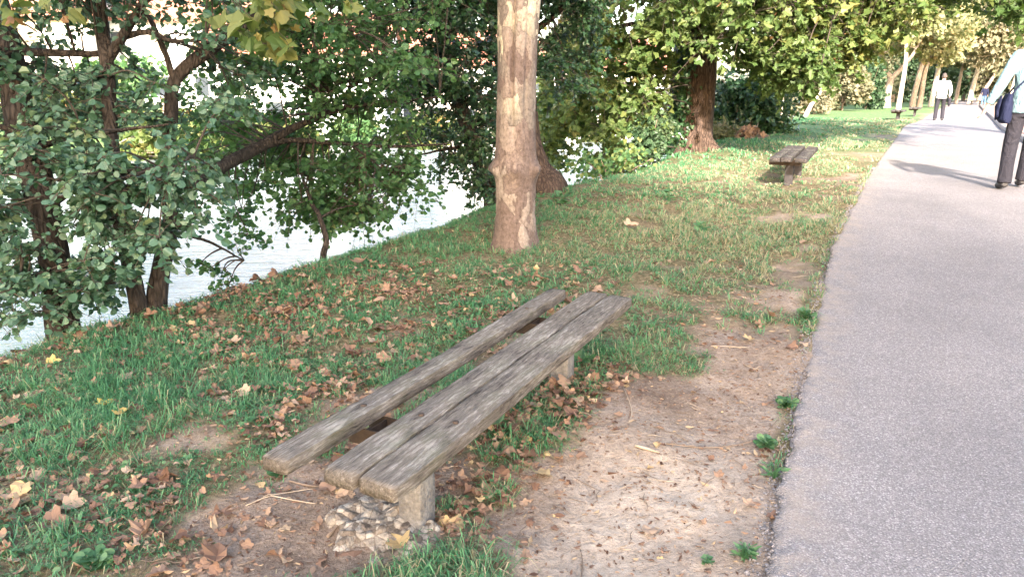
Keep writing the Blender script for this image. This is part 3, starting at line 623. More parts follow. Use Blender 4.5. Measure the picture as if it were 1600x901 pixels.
# -- big ivy clad plane by the bend
def big_plane():
    bx, by = 3.50, 14.6; bz = gz(bx, by); o = np.array([bx, by, bz])
    root = thing('plane_tree', 'large brown trunk with ivy climbing its left side, above the river bank', 'tree', (bx, by, bz))
    g = Geo(); limbs = [trunk_part(g, [(0, 0, -.4), (0, 0, .05), (.02, 0, .5), (.03, 0, 1.4), (.02, 0, 3), (-.05, .1, 5), (-.3, .2, 8)], [.56, .44, .345, .33, .31, .26, .12], 22, .10, 8)]
    for a, q in ((.3, .9), (2.4, .8), (4.0, .85), (5.4, 1.0)): trunk_part(g, [(.15*math.cos(a), .15*math.sin(a), .5), (.42*q*math.cos(a), .42*q*math.sin(a), .12), (.85*q*math.cos(a), .85*q*math.sin(a), -.08)], [.16, .13, .05], 9, .1, 2)
    g.build('trunk', M['brown_bark'], root)
    lg = Geo()
    for ct, rd in (([(0, 0, 2.6), (.8, -.6, 3.2), (2, -1.4, 3.6), (3.6, -2.2, 3.5)], [.13, .1, .06, .02]), ([(0, 0, 3.4), (-1, -.7, 3.8), (-2.2, -1.0, 3.7), (-3.2, -1.4, 3.2)], [.1, .08, .05, .02]), ([(0, 0, 3.8), (1.4, .6, 4.6), (3, 1, 5.2), (5, 1.2, 5.4)], [.12, .1, .06, .02]),
                   ([(0, 0, 2.1), (-.9, .4, 2.4), (-1.8, .5, 2.2), (-2.6, .3, 1.6)], [.06, .05, .03, .01]), ([(-.2, .1, 6), (1, -1, 7), (2.4, -2, 8)], [.1, .07, .02]), ([(-.2, .1, 6), (-1.6, -1, 7), (-2.6, -2, 7.4)], [.1, .07, .02]),
                   ([(.8, -.6, 3.2), (1.3, -1.6, 3.0), (1.6, -2.2, 2.4)], [.03, .02, .008]), ([(2, -1.4, 3.6), (2.4, -1.9, 3.0), (2.45, -2.1, 2.5)], [.03, .02, .008])): lg = Geo(); limbs.append(trunk_part(lg, ct, rd, 8, .08, 4)); lg.build('limb', M['brown_bark'], root)
    # ivy on the left half of the trunk
    r = np.random.default_rng(4); n = 3400; a = r.normal(math.pi*1.06, .42, n); z = r.uniform(.0, 3.6, n)**1.0; rr = np.interp(z, [0, .5, 1.4, 3, 4], [.5, .38, .35, .33, .3])+r.uniform(.0, .10, n)
    ps = np.stack([rr*np.cos(a), rr*np.sin(a), z], 1); nn = np.stack([np.cos(a), np.sin(a), np.full(n, .4)], 1)+r.normal(0, .35, (n, 3))
    link('ivy', leaves_mesh('ivy', 'ivy', ps, np.stack([0*a, 0*a, -np.ones(n)], 1)+r.normal(0, .5, (n, 3)), nn, r.uniform(.06, .10, n), r.uniform(.1, .8, n)), [M['ivy']], root)
    cr = Crown('plane', np.vstack(limbs), 6)
    class Off:
        def spray(s, p, r, **kw): cr.spray(np.asarray(p)-o, r, **kw)
    S = dict(ntw=8, nl=10, size=.118, droop=.6, flat=.6, link_r=.015, twr=.004)
    region(Off(), (850, 60, 1035, 262), (12.0, 15.5), 95, .45, 61, gaps=[(905, 250, 34), (882, 285, 26), (925, 215, 22), (1018, 215, 44), (1016, 245, 40), (965, 100, 16), (935, 170, 14), (905, 210, 18), (920, 260, 26), (965, 205, 14), (875, 120, 12), (985, 30, 14)], tint=.5, **S)
    region(Off(), (880, -90, 1120, 55), (11.5, 15.5), 60, .5, 62, gaps=[(985, 30, 16), (920, 90, 14), (1000, 8, 12)], tint=.5, **S)
    region(Off(), (1105, -90, 1290, 130), (11, 16), 85, .5, 63, keep=lambda a, b: b < 72, tint=.52, **S)
    region(Off(), (1150, 60, 1290, 150), (11, 13.5), 30, .34, 64, keep=lambda a, b: b < 140-abs(a-1225)*.5, tint=.30, **S)
    region(Off(), (820, -420, 1300, -90), (11, 17), 70, .8, 65, tint=.5, ntw=8, nl=8, size=.17, droop=.6, flat=.6, link_r=.015, twr=.004)
    cr.build('crown', [M['plane_leaf'], M['crown_twig']], root)
big_plane()
# -- the plane tree whose boughs hang over the path, trunk right of the frame
def bough_tree():
    bx, by = 12.6, 13.6; bz = gz(bx, by); o = np.array([bx, by, bz])
    root = thing('plane_tree', 'tree right of the path whose yellowing boughs hang over the lawn and path', 'tree', (bx, by, bz))
    g = Geo(); limbs = [trunk_part(g, [(0, 0, -.4), (0, 0, .3), (.05, 0, 2), (0, 0, 4), (-.2, .2, 7)], [.45, .36, .3, .26, .12], 16, .08, 8)]
    g.build('trunk', M['plane_bark'], root); lg = Geo()
    for ct, rd in (([(0, 0, 3.6), (-1.6, -.2, 4.2), (-3.6, -.3, 4.4), (-5.6, -.6, 4.1), (-6.8, -.9, 3.4)], [.14, .11, .08, .05, .015]), ([(0, 0, 4), (-1.5, 1.2, 4.6), (-3.4, 2.6, 4.8), (-5, 3.2, 4.2)], [.12, .09, .05, .015]), ([(0, 0, 4.4), (1.5, -1, 5.2), (3, -2, 5.6)], [.1, .07, .02])): lg = Geo(); limbs.append(trunk_part(lg, ct, rd, 8, .08, 4)); lg.build('limb', M['plane_bark'], root)
    cr = Crown('plane', np.vstack(limbs), 8)
    class Off:
        def spray(s, p, r, **kw): cr.spray(np.asarray(p)-o, r, **kw)
    S = dict(ntw=8, nl=11, size=.115, droop=.7, flat=.6, link_r=.014, twr=.004)
    region(Off(), (1270, -120, 1480, 120), (12.5, 17), 90, .45, 71, keep=lambda a, b: b < 105-(a-1270)*.5, tint=.56, **S)
    region(Off(), (1260, -60, 1380, 140), (13, 15), 26, .4, 72, keep=lambda a, b: b < 120-(a-1260)*.3, tint=.62, **S)
    region(Off(), (1460, -130, 1680, 22), (12, 16), 36, .4, 73, keep=lambda a, b: b < 18, tint=.25, **S)
    region(Off(), (1250, -420, 1900, -110), (11, 17), 70, .8, 74, tint=.5, ntw=8, nl=8, size=.17, droop=.6, flat=.6, link_r=.015, twr=.004)
    cr.build('crown', [M['plane_leaf'], M['crown_twig']], root)
bough_tree()

# -- shrubs along the bank
def shrub(label, px, py, Y, rad, n, size, matn, tint, seed, name='shrub', kind='ivy', stems=7):
    q = at(px, py, Y); bz = gz(q[0], q[1]); root = thing(name, label, 'shrub', (q[0], q[1], bz))
    cr = Crown(kind, None, seed); r = np.random.default_rng(seed); g = Geo(); h = rad[2]*2
    for k in range(stems):
        e = r.normal(0, .5, 3)*np.array(rad); e[2] = h*r.uniform(.6, .95); g.tube(curve([(0, 0, -.2), e*np.array([.4, .4, .5]), e], 5), lerp_r([.02, .006], 11), 5)
    g.build('stem', M['twig'], root)
    for k in range(9):
        d = r.normal(0, .42, 3)*np.array(rad); cr.blob(d+[0, 0, rad[2]*.98], np.array(rad)*r.uniform(.45, .7), n//9, size, tint+r.normal(0, .08), .2)
    cr.build('crown', [M[matn], M['twig']], root)
shrub('blue green shrub leaning over the bank edge left of the ivy clad trunk', 1012, 266, 13.0, (.36, .36, .5), 2000, .085, 'bush', .45, 81)
shrub('low spray of pale leaves over the water between the two brown trunks', 955, 262, 11.5, (.6, .5, .35), 700, .07, 'alder_back', .8, 82, kind='round')
shrub('dense dark evergreen bush on the bank right of the ivy clad trunk', 1165, 200, 20.5, (1.15, 1., .95), 5200, .13, 'ivy', .45, 83)
shrub('small pale green plant at the foot of the ivy clad trunk', 1125, 215, 18.0, (.45, .4, .25), 500, .09, 'grey_leaf', .4, 84)
for i, (px, Y, rx, rz_, tn, lb) in enumerate(((1258, 40, 1.3, 1.2, .8, 'pale dry reed thicket on the bank behind the white slanting trunk'), (1316, 47, 1.35, 1.5, .6, 'greyish bush at the lawn edge left of the forked tree'), (1353, 52, .95, 1.5, .3, 'green bush close to the left of the forked tree'))):
    shrub(lb, px, 170, Y, (rx, 1.6, rz_), 3600, .26, 'grey_leaf' if i < 2 else 'bush', tn, 90+i, kind='lance' if i == 0 else 'clump')
# fallen leaf heaps at the bush
def leaf_heap(label, px, py, Y, r_, n, seed):
    q = at(px, py, Y); r = np.random.default_rng(seed); xy = r.normal(0, r_*.5, (n, 2)); P = np.stack([q[0]+xy[:, 0], q[1]+xy[:, 1], np.zeros(n)], 1)
    P[:, 2] = ground(P[:, 0], P[:, 1])+r.uniform(.0, .28, n)*np.exp(-(xy**2).sum(1)/(r_*r_))
    o = link('leaf_heap', leaves_mesh('leaf_heap', 'dead', P, r.normal(0, 1, (n, 3))*[1, 1, .4], r.normal(0, .6, (n, 3))+[0, -.5, .8], r.uniform(.12, .2, n), r.uniform(.4, .9, n), r.normal(0, .4, (n, 3))), [M['litter']])
    tag(o, label, 'leaf heap')
leaf_heap('reddish heap of dead leaves at the foot of the ivy clad trunk', 1130, 205, 19, .35, 60, 1); leaf_heap('tan dead leaves heaped on the bank edge before the dark evergreen bush', 1158, 207, 18.5, .4, 70, 2); leaf_heap('small tan dead leaf heap on the bank edge, right of the dark evergreen bush', 1176, 207, 19, .2, 60, 3)

# -- trees along the far path
def far_tree(label, X, Y, trunks, crown, matn, bark, seed, size=.3, kind='clump', name='tree'):
    bz = gz(X, Y); root = thing(name, label, 'tree', (X, Y, bz)); g = Geo(); c = []
    for ct, rd in trunks: c.append(trunk_part(g, ct, rd, 9, .07, seed))
    g.build('trunk', M[bark], root); cr = Crown(kind, np.vstack(c), seed)
    for (p, rad, n, t) in crown: cr.blob(p, rad, n, size, t, .15)
    r = np.random.default_rng(seed)
    for (p, rad, n, t) in crown:
        q = cr.limbs[np.argmin(((cr.limbs-np.array(p))**2).sum(1))]
        for _ in range(3): e = np.array(p)+r.normal(0, .45, 3)*rad; cr.tw.tube(curve([q, (q+e)/2+r.normal(0, .2, 3), e], 4), lerp_r([.06, .015], 9), 5, cap=False)
    cr.build('crown', [M[matn], M[bark]], root); return root
def XY(px, Y, base=160): q = at(px, base, Y); return q[0], q[1]
def crown_around(c, R_, k, n, t, seed):
    r = np.random.default_rng(seed); return [(np.array(c)+r.normal(0, .48, 3)*R_, np.array(R_)*r.uniform(.38, .6), n, t+r.normal(0, .07)) for _ in range(k)]
x, y = XY(1216, 33, 182); far_tree('slanting white trunk at the edge of the dark evergreen bush', x, y, [([(0, 0, -.3), (.05, 0, .6), (.2, 0, 1.6), (.5, .2, 3.2), (.8, .3, 5)], [.19, .17, .14, .11, .05])], crown_around((.9, .4, 5.2), (1.6, 1.4, 1.3), 6, 260, .4, 1), 'plane_leaf', 'pale_bark', 1, .22)
x, y = XY(1254, 36, 178); far_tree('thin pale stem leaning right among the reeds behind the lawn', x, y, [([(0, 0, -.3), (.4, 0, .6), (1.1, 0, 1.8), (1.7, .2, 3.2)], [.11, .1, .08, .03])], crown_around((2, .2, 3.8), (1.2, 1., .9), 4, 160, .5, 2), 'yellow_leaf', 'pale_bark', 2, .22)
x, y = XY(1386, 58); far_tree('forked tree with tan trunk and two wide arms under pale yellow leaves', x, y, [([(0, 0, -.3), (0, 0, .2), (0, 0, 1.2), (.1, 0, 2.4)], [.42, .3, .24, .24]), ([(.1, 0, 2.2), (-.8, 0, 2.9), (-2, .1, 3.5), (-3.2, .2, 4.2)], [.2, .15, .11, .04]), ([(.1, 0, 2.2), (.8, 0, 2.9), (1.6, .1, 4), (2.2, .2, 5.4)], [.2, .16, .12, .04])], crown_around((-.6, 0, 5.6), (3.2, 2.2, 1.9), 13, 300, .6, 3), 'yellow_leaf', 'tan_bark', 3)
x, y = XY(1404, 50, 163); far_tree('slim bright white trunk just right of the forked tree', x, y, [([(0, 0, -.3), (.05, 0, 1), (.1, 0, 3), (-.1, 0, 5), (-.2, 0, 7)], [.19, .16, .12, .08, .04])], crown_around((.8, .4, 6.2), (2.2, 2., 1.6), 9, 260, .55, 4), 'yellow_leaf', 'pale_bark', 4)
x, y = XY(1430, 60); far_tree('pair of brown trunks rising from one root, left of the white shirted walker', x, y, [([(-.2, 0, -.3), (-.15, 0, 1), (.1, 0, 3), (.5, 0, 6)], [.26, .22, .18, .08]), ([(.35, 0, -.3), (.4, 0, 1), (.5, 0, 3), (1.2, 0, 6)], [.25, .2, .16, .08])], crown_around((.6, 0, 5.8), (2.8, 2., 1.9), 12, 300, .72, 5), 'yellow_leaf', 'tan_bark', 5)
x, y = XY(1455, 62); far_tree('thin pale straight trunk just left of the head of the white shirted walker', x, y, [([(0, 0, -.3), (.05, 0, 1), (.2, 0, 3), (.3, 0, 7)], [.24, .2, .17, .08])], crown_around((.6, .5, 6.4), (2.6, 2., 1.8), 10, 280, .75, 6), 'yellow_leaf', 'pale_bark', 6)
x, y = XY(1494, 74, 157); far_tree('thin trunk under dull grey green leaves, just right of the white shirted walker', x, y, [([(0, 0, -.3), (0, 0, 1), (.1, 0, 3), (.1, 0, 6)], [.2, .18, .14, .07])], crown_around((.5, 0, 6), (3.2, 2.4, 2.6), 12, 300, .35, 7), 'grey_leaf', 'tan_bark', 7, .36)
x, y = XY(1516, 72, 155); far_tree('pale tan trunk at the end of the path where the distant bench stands', x, y, [([(0, 0, -.3), (0, 0, 1), (.25, 0, 3), (.4, 0, 6)], [.3, .24, .18, .08])], crown_around((1, 0, 7), (3.4, 2.6, 2.8), 14, 300, .5, 8), 'grey_leaf', 'pale_bark', 8, .36)
x, y = XY(1528, 84, 154); far_tree('slender trunk leaning right in the wood at the path end, behind the distant person', x, y, [([(0, 0, -.3), (.4, 0, 1), (1.4, 0, 3), (2.4, 0, 6)], [.24, .2, .16, .07])], crown_around((2, 0, 7), (3.4, 2.6, 2.8), 12, 280, .55, 9), 'grey_leaf', 'tan_bark', 9, .4)
x, y = XY(1580, 66, 155); far_tree('spreading grey twiggy tree right of the path, behind the nearest man', x, y, [([(0, 0, -.3), (0, 0, 1), (.2, 0, 3), (.4, 0, 6)], [.3, .25, .2, .09]), ([(.2, 0, 3), (-1, 0, 4.5), (-2.4, 0, 6)], [.14, .1, .04])], crown_around((-.6, 0, 6.4), (4.2, 2.6, 2.6), 14, 230, .75, 10), 'grey_leaf', 'pale_bark', 10, .34)
x, y = XY(1592, 44, 150); far_tree('tall thin pale trunk at the right edge, above the shoulder of the nearest man', x, y, [([(0, 0, -.3), (.05, 0, 2), (.2, 0, 5), (.3, 0, 9)], [.13, .12, .1, .07])], crown_around((1.6, 0, 8.6), (2.4, 2, 1.6), 7, 200, .6, 11), 'grey_leaf', 'pale_bark', 11, .28)
r_ = np.random.default_rng(5)
woods = ['broad dull tree in the wood closing the far end of the path', 'tall dark tree in the wood left of the path end']
back = []
for i, (px, Y, mn, tn, sc) in enumerate(((1395, 92, 'bush', .4, 1.), (1452, 96, 'bush', .3, 1.), (1476, 110, 'bush', .5, 1.1), (1506, 104, 'grey_leaf', .3, 1.1), (1545, 98, 'grey_leaf', .45, 1.1), (1600, 94, 'grey_leaf', .55, 1.1), (1665, 90, 'grey_leaf', .4, 1.2), (1330, 84, 'grey_leaf', .5, 1.0), (1270, 70, 'grey_leaf', .6, .9), (1730, 85, 'bush', .5, 1.1))):
    x, y = XY(px, Y, 150); h = 7.5*sc
    far_tree(['dark green tree behind the forked tree in the far wood', 'dark leafy tree filling the gap left of the white shirted walker in the far wood', 'dark tree straight above the far end of the path', 'dull olive tree over the distant bench in the far wood', 'dull olive tree behind the distant person in the far wood', 'dull olive tree above the bag arm of the nearest man in the far wood', 'olive tree at the right edge of the far wood, behind the nearest man', 'pale olive tree behind the greyish bush at the lawn edge', 'pale olive tree behind the reed thicket on the bank', 'green tree beyond the right edge of the far wood'][i],
             x, y, [([(0, 0, -.3), (0, 0, 1), (.2, 0, 4), (.3, 0, h)], [.3, .25, .2, .08])], crown_around((0, 0, h*.55), (4.6*sc, 2.6, 3.4*sc), 18, 190, tn, 40+i), mn, 'tan_bark', 60+i, .48)

# -- far bank: houses and trees
def house(label, X, Y, rz, w, d, h, rh, wall, seed):
    bz = gz(X, Y); root = thing('house', label, 'house', (X, Y, bz-.3), rz)
    g = Geo(); g.box((0, 0, h/2), (w, d, h)); g.poly([(-w/2+.003, -d/2+.003, h), (-w/2+.003, d/2-.003, h), (-w/2+.003, 0, h+rh*.93)]); g.poly([(w/2-.003, -d/2+.003, h), (w/2-.003, d/2-.003, h), (w/2-.003, 0, h+rh*.93)]); g.build('wall', M[wall], root, False)
    g = Geo(); ov = .5
    for s in (-1, 1):
        a = [(-w/2-ov, s*(d/2+ov), h-.25), (w/2+ov, s*(d/2+ov), h-.25), (w/2+ov, 0, h+rh), (-w/2-ov, 0, h+rh)]; g.poly(a); g.poly([(x_, y_, z_-.18) for x_, y_, z_ in a])
        g.poly([a[0], a[1], (a[1][0], a[1][1], a[1][2]-.18), (a[0][0], a[0][1], a[0][2]-.18)])
    rf = g.build('roof', M['tiles'], root, False); g = Geo(); g.box((w*.25, .6, h+rh*.8), (.7, .7, 1.6)); g.build('chimney', M['plaster'], rf, False)
    for fl in range(int(h//2.8)):
        for k in range(int(w//2.6)):
            wx = -w/2+1.4+k*2.6; wz = 1.7+fl*2.8; g = Geo()
            for a, b in (((wx-.56, -d/2-.02, wz), (.08, .1, 1.4)), ((wx+.56, -d/2-.02, wz), (.08, .1, 1.4)), ((wx, -d/2-.02, wz+.66), (1.04, .1, .08)), ((wx, -d/2-.03, wz-.66), (1.04, .14, .08))): g.box(a, b)
            f = g.build('window', M['frame'], root, False); g = Geo(); g.box((wx, -d/2-.012, wz), (1.04, .02, 1.24)); g.build('pane', M['glass'], f, False)
    return root
for lb, px, Y, rz, w, d, h, rh, wl in (('cream house with red tiled roof across the river, at the far left between branches', 55, 50, R(12), 10, 8, 5.8, 2.6, 'plaster'), ('white house across the river behind the pair of bank alders', 285, 56, R(8), 13, 9, 6.2, 2.6, 'plaster_white'),
                                       ('pale house with red tiled roof across the river, seen through the long alder limb', 490, 52, R(0), 11, 8, 5.6, 2.4, 'plaster_white'), ('cream house across the river, seen through the ivy left of the plane tree', 700, 66, R(-8), 13, 9, 6, 2.8, 'plaster'),
                                       ('white house across the river, seen through leaves right of the plane tree', 930, 74, R(-12), 13, 9, 6, 2.6, 'plaster_white')):
    q = at(px, 150, Y); house(lb, q[0], q[1], rz, w, d, h, rh, wl, 1)
proto = {}
LB = ['bushy tree low on the far bank at the left edge', 'bushy tree on the far bank below the cream house', 'pale green tree on the far bank left of the white house', 'bushy tree on the far bank before the white house', 'pale green tree on the far bank right of the white house', 'bushy tree on the far bank under the long alder limb', 'pale green tree on the far bank seen beneath the ivy', 'bushy tree on the far bank left of the plane tree trunk', 'pale green tree on the far bank right of the plane tree trunk', 'bushy tree on the far bank behind yellowing plane leaves', 'pale green tree on the far bank left of the blue green shrub', 'bushy tree on the far bank behind the ivy clad trunk']
for i, (px, Y) in enumerate(((-40, 36), (95, 38), (190, 41), (262, 38), (370, 42), (452, 41), (560, 44), (660, 46), (868, 50), (925, 52), (985, 55), (1080, 60))):
    x, y = at(px, 190, Y)[:2]; v = i % 2
    if v not in proto:
        proto[v] = far_tree(LB[i], x, y, [([(0, 0, -.5), (0, 0, 1), (.1, 0, 3)], [.2, .16, .08])], crown_around((0, 0, 1.7), (2.4, 1.8, 1.2), 9, 190, .6, 120+v), ('alder_back', 'plane_leaf')[v], 'tan_bark', 120+v, .32)
        tag(proto[v], group='trees on the far bank'); proto[v].location.z = gz(x, y)-.2
    else:
        c = proto[v].copy(); COL.objects.link(c); c.location = (x, y, gz(x, y)-.2); c.rotation_euler[2] = i*1.3; c.scale = [r_.uniform(.8, 1.2)]*3; c['label'] = LB[i]
        for ch in proto[v].children: k = ch.copy(); COL.objects.link(k); k.parent = c
# -- trees behind the photographer that shade the foreground
def shade_tree(label, X, Y, crown, seed):
    zc = max(c[0][2] for c in crown)
    far_tree(label, X, Y, [([(0, 0, -.3), (0, 0, 3), (.1, 0, 7), (.2, 0, zc+1)], [.42, .36, .3, .08])], crown, 'plane_leaf', 'plane_bark', seed, .24, 'plane', 'plane_tree')
shade_tree('tall dense plane tree on the river side of the lawn behind the camera', -8.0, -23, [((-1, 0, 14.5), (4.6, 2.6, 5.4), 9500, .5), ((3.8, 0, 13.4), (2.9, 2.2, 3.9), 5200, .5)], 201)
shade_tree('tall thin plane tree beside the path behind the camera', -.4, -25, [((.6, 0, 12.9), (4.3, 2.4, 3.4), 4200, .5)], 202)

# ------------------------------------------------------------------ people
def remeshed(g, voxel, smooth_it=3):
    me = g.mesh('tmp'); o = bpy.data.objects.new('tmp', me); COL.objects.link(o)
    m = o.modifiers.new('r', 'REMESH'); m.mode = 'VOXEL'; m.voxel_size = voxel; m.use_smooth_shade = True
    s = o.modifiers.new('s', 'SMOOTH'); s.iterations = smooth_it; s.factor = .5
    bpy.context.view_layer.update(); dg = bpy.context.evaluated_depsgraph_get()
    out = bpy.data.meshes.new_from_object(o.evaluated_get(dg)); bpy.data.objects.remove(o); bpy.data.meshes.remove(me); return out
def ell(g, c, r, n=14, m=9, rx=0):
    pts = []; rad = []
    for i in range(m+1):
        t = -math.pi/2+math.pi*i/m; pts.append((0, 0, math.sin(t)*r[2])); rad.append(max(.001, math.cos(t)))
    b = len(g.v)
    Mx = Matrix.Rotation(rx, 3, 'X')
    for p_, q in zip(pts, rad):
        for k in range(n): a = 2*math.pi*k/n; g.v.append(tuple(Vector(c)+Mx @ Vector((math.cos(a)*q*r[0], math.sin(a)*q*r[1], p_[2]))))
    for i in range(m):
        for k in range(n): g.f.append((b+i*n+k, b+i*n+(k+1) % n, b+(i+1)*n+(k+1) % n, b+(i+1)*n+k)); g.mi.append(0)
    g.f.append(tuple(b+k for k in range(n))[::-1]); g.mi.append(0); g.f.append(tuple(b+m*n+k for k in range(n))); g.mi.append(0)
def rings(g, R_, n=20):
    """R_: (cx, cy, z, rx, ry)"""
    b = len(g.v)
    for cx, cy, z, rx, ry in R_:
        for k in range(n): a = 2*math.pi*k/n; c, s = math.cos(a), math.sin(a); g.v.append((cx+math.copysign(abs(c)**.85, c)*rx, cy+math.copysign(abs(s)**.85, s)*ry, z))
    for i in range(len(R_)-1):
        for k in range(n): g.f.append((b+i*n+k, b+i*n+(k+1) % n, b+(i+1)*n+(k+1) % n, b+(i+1)*n+k)); g.mi.append(0)
    g.f.append(tuple(b+k for k in range(n))[::-1]); g.mi.append(0); g.f.append(tuple(b+(len(R_)-1)*n+k for k in range(n))); g.mi.append(0)
def hand(g, w, d, side, s=1.0):
    """palm from wrist w along direction d, five bent fingers"""
    d = np.array(d, float); d /= np.linalg.norm(d); w = np.array(w, float)
    fwd = np.array([0, 1., 0]); fwd -= d*np.dot(fwd, d); fwd /= np.linalg.norm(fwd); pn = np.cross(d, fwd)*side
    g.tube([w, w+d*.045*s, w+d*.095*s], [.026*s, .030*s, .028*s], 10, flat=(.62, 1.25) if abs(fwd[0]) < .7 else (1.25, .62))
    for i, ln in enumerate((.072, .082, .076, .058)):
        b = w+d*.088*s+fwd*(.030-.020*i)*s
        g.tube([b, b+d*ln*.45*s, b+d*ln*.75*s+pn*.012*s, b+d*ln*.95*s+pn*.03*s], [.0105*s, .0095*s, .0085*s, .0065*s], 7)
    b = w+d*.03*s+fwd*.022*s; g.tube([b, b+d*.03*s+fwd*.025*s, b+d*.062*s+fwd*.032*s+pn*.01*s], [.014*s, .012*s, .008*s], 7)
def person(label, X, Y, rz, shirt, trouser, la, ra, ll, rl, h=1.78, head_yaw=0., hem=.84, hairm='hair', zb=None):
    """la/ra: shoulder-elbow-wrist, ll/rl: hip-knee-ankle-toe, in metres for a 1.78 m figure facing +y"""
    zb = gz(X, Y) if zb is None else zb
    root = thing('person', label, 'person', (X, Y, zb), rz); root.scale = (h/1.78,)*3
    b = Geo()
    rings(b, [(0, 0, .88, .15, .10), (0, 0, .98, .16, .105), (0, 0, 1.12, .145, .095), (0, .0, 1.28, .165, .11), (0, 0, 1.40, .175, .105), (0, 0, 1.46, .12, .08), (0, .005, 1.50, .06, .06)])
    b.tube([(0, 0, 1.46), (0, .015, 1.56), (0, .02, 1.62)], [.062, .056, .058], 12)
    ell(b, (0, .02, 1.665), (.074, .095, .118)); ell(b, (0, .045, 1.60), (.055, .068, .055)); cy, sy = math.cos(head_yaw), math.sin(head_yaw)
    b.tube([(0, .11, 1.675), (0, .128, 1.645), (0, .108, 1.635)], [.010, .015, .010], 7); b.tube([(-.022, .105, 1.605), (.022, .105, 1.605)], [.009, .009], 6)
    for s in (-1, 1): ell(b, (s*.076, .01, 1.66), (.012, .02, .032), 8, 6); ell(b, (s*.03, .103, 1.68), (.012, .008, .007), 8, 5)
    for arm in (la, ra): b.tube(curve(arm, 6), lerp_r([.052, .045, .040, .036, .026], 13), 12)
    for arm, sd in ((la, -1), (ra, 1)): hand(b, arm[2], np.array(arm[2])-np.array(arm[1]), sd)
    for leg in (ll, rl):
        b.tube(curve(leg[:3], 6), lerp_r([.088, .075, .055, .052, .036], 13), 12); b.tube([leg[2], (np.array(leg[2])+np.array(leg[3]))/2, leg[3]], [.036, .036, .026], 10)
    link('body', remeshed(b, .0085, 2), M['skin'], root)
    s = Geo()
    rings(s, [(0, 0, hem, .185, .13), (0, 0, .96, .185, .128), (0, -.005, 1.12, .178, .122), (0, -.005, 1.28, .192, .13), (0, 0, 1.40, .198, .122), (0, 0, 1.465, .145, .09), (0, .005, 1.51, .072, .068)])
    for arm in (la, ra):
        q = np.array(arm[2])-(np.array(arm[2])-np.array(arm[1]))*.06
        c = curve([np.array(arm[0])*[.8, 1, 1]+[0, 0, .005], arm[0], arm[1], q], 6); s.tube(c, lerp_r([.085, .083, .068, .062, .058, .054, .046], len(c)), 14, .05, 3)
    link('shirt', remeshed(s, .011, 3), M[shirt], root)
    t = Geo(); rings(t, [(0, 0, .80, .155, .11), (0, 0, .90, .172, .118), (0, 0, 1.0, .168, .115)])
    for leg in (ll, rl):
        c = curve([np.array(leg[0])+[0, 0, .06], leg[0], leg[1], np.array(leg[2])+[0, 0, -.01]], 6); t.tube(c, lerp_r([.10, .105, .095, .082, .074, .07, .072], len(c)), 14, .05, 5)
    link('trousers', remeshed(t, .011, 3), M[trouser], root)
    for leg in (ll, rl):
        f = Geo(); a = np.array(leg[2]); e = np.array(leg[3]); d = e-a; d /= np.linalg.norm(d)
        f.tube([a-d*.05+[0, 0, -.035], a+[0, 0, -.02], (a+e)/2+[0, 0, -.012], e-[0, 0, .004], e+d*.035-[0, 0, .008]], [.032, .05, .046, .044, .022], 12, flat=(1, .85)); link('shoe', remeshed(f, .008, 2), M['shoe'], root)
    hg = Geo(); ell(hg, (0, .005, 1.695), (.082, .098, .098)); ell(hg, (0, -.02, 1.66), (.078, .085, .085)); link('hair', remeshed(hg, .009, 1), M[hairm], root)
    return root
ZP = lambda X, Y: float(ground0(X, Y))+.022
px_, py_ = 5.73, 8.42
man = person('man walking away at the right edge in a pale blue shirt and charcoal trousers', px_, py_, -R(24), 'shirt_blue', 'trouser',
             [(-.19, 0, 1.42), (-.30, -.07, 1.17), (-.40, -.05, .925)], [(.19, 0, 1.42), (.25, .04, 1.13), (.24, .18, .90)],
             [(-.09, 0, .90), (-.115, .02, .49), (-.13, -.05, .085), (-.15, .10, .04)], [(.09, 0, .90), (.10, .20, .50), (.09, .24, .10), (.09, .40, .05)], 1.80, zb=ZP(px_, py_))
def shoulder_bag(X, Y, zb, rz):
    root = thing('shoulder_bag', 'navy shoulder bag hanging at the hip of the man in the pale blue shirt', 'bag', (X, Y, zb), rz)
    g = Geo(); c = (-.225, -.06)
    rings(g, [(c[0], c[1], .74, .045, .13), (c[0]-.01, c[1], .78, .068, .15), (c[0]-.01, c[1], .95, .06, .15), (c[0], c[1], 1.06, .03, .135)]); link('pouch', remeshed(g, .01, 2), M['navy'], root)
    g = Geo(); g.tube([(c[0]-.085, c[1]-.14, 1.03), (c[0]-.092, c[1], .90), (c[0]-.09, c[1]-.05, .80)], [.02, .07, .05], 10, flat=(.3, 1.3)); g.build('flap', M['navy'], root)
    g = Geo(); g.tube(curve([(-.225, -.17, 1.03), (-.16, -.165, 1.14), (.0, -.145, 1.33), (.10, -.12, 1.46), (.12, .02, 1.52), (.05, .14, 1.38), (-.12, .15, 1.18), (-.225, .06, 1.03)], 5), .017, 8, flat=(.5, 1.2)); g.build('strap', M['navy'], root)
shoulder_bag(px_, py_, ZP(px_, py_), -R(24))
px2, py2 = 16.88, 30.0
person('man further up the path in a white shirt and dark trousers holding a jacket', px2, py2, -R(26), 'shirt_white', 'trouser',
       [(-.19, 0, 1.42), (-.27, -.02, 1.14), (-.27, .08, .90)], [(.19, 0, 1.42), (.28, -.05, 1.16), (.27, .05, .92)],
       [(-.09, 0, .90), (-.12, .05, .50), (-.13, .0, .085), (-.14, .16, .04)], [(.09, 0, .90), (.11, .10, .50), (.12, .02, .09), (.13, .17, .04)], 1.80, .3, zb=ZP(px2, py2))
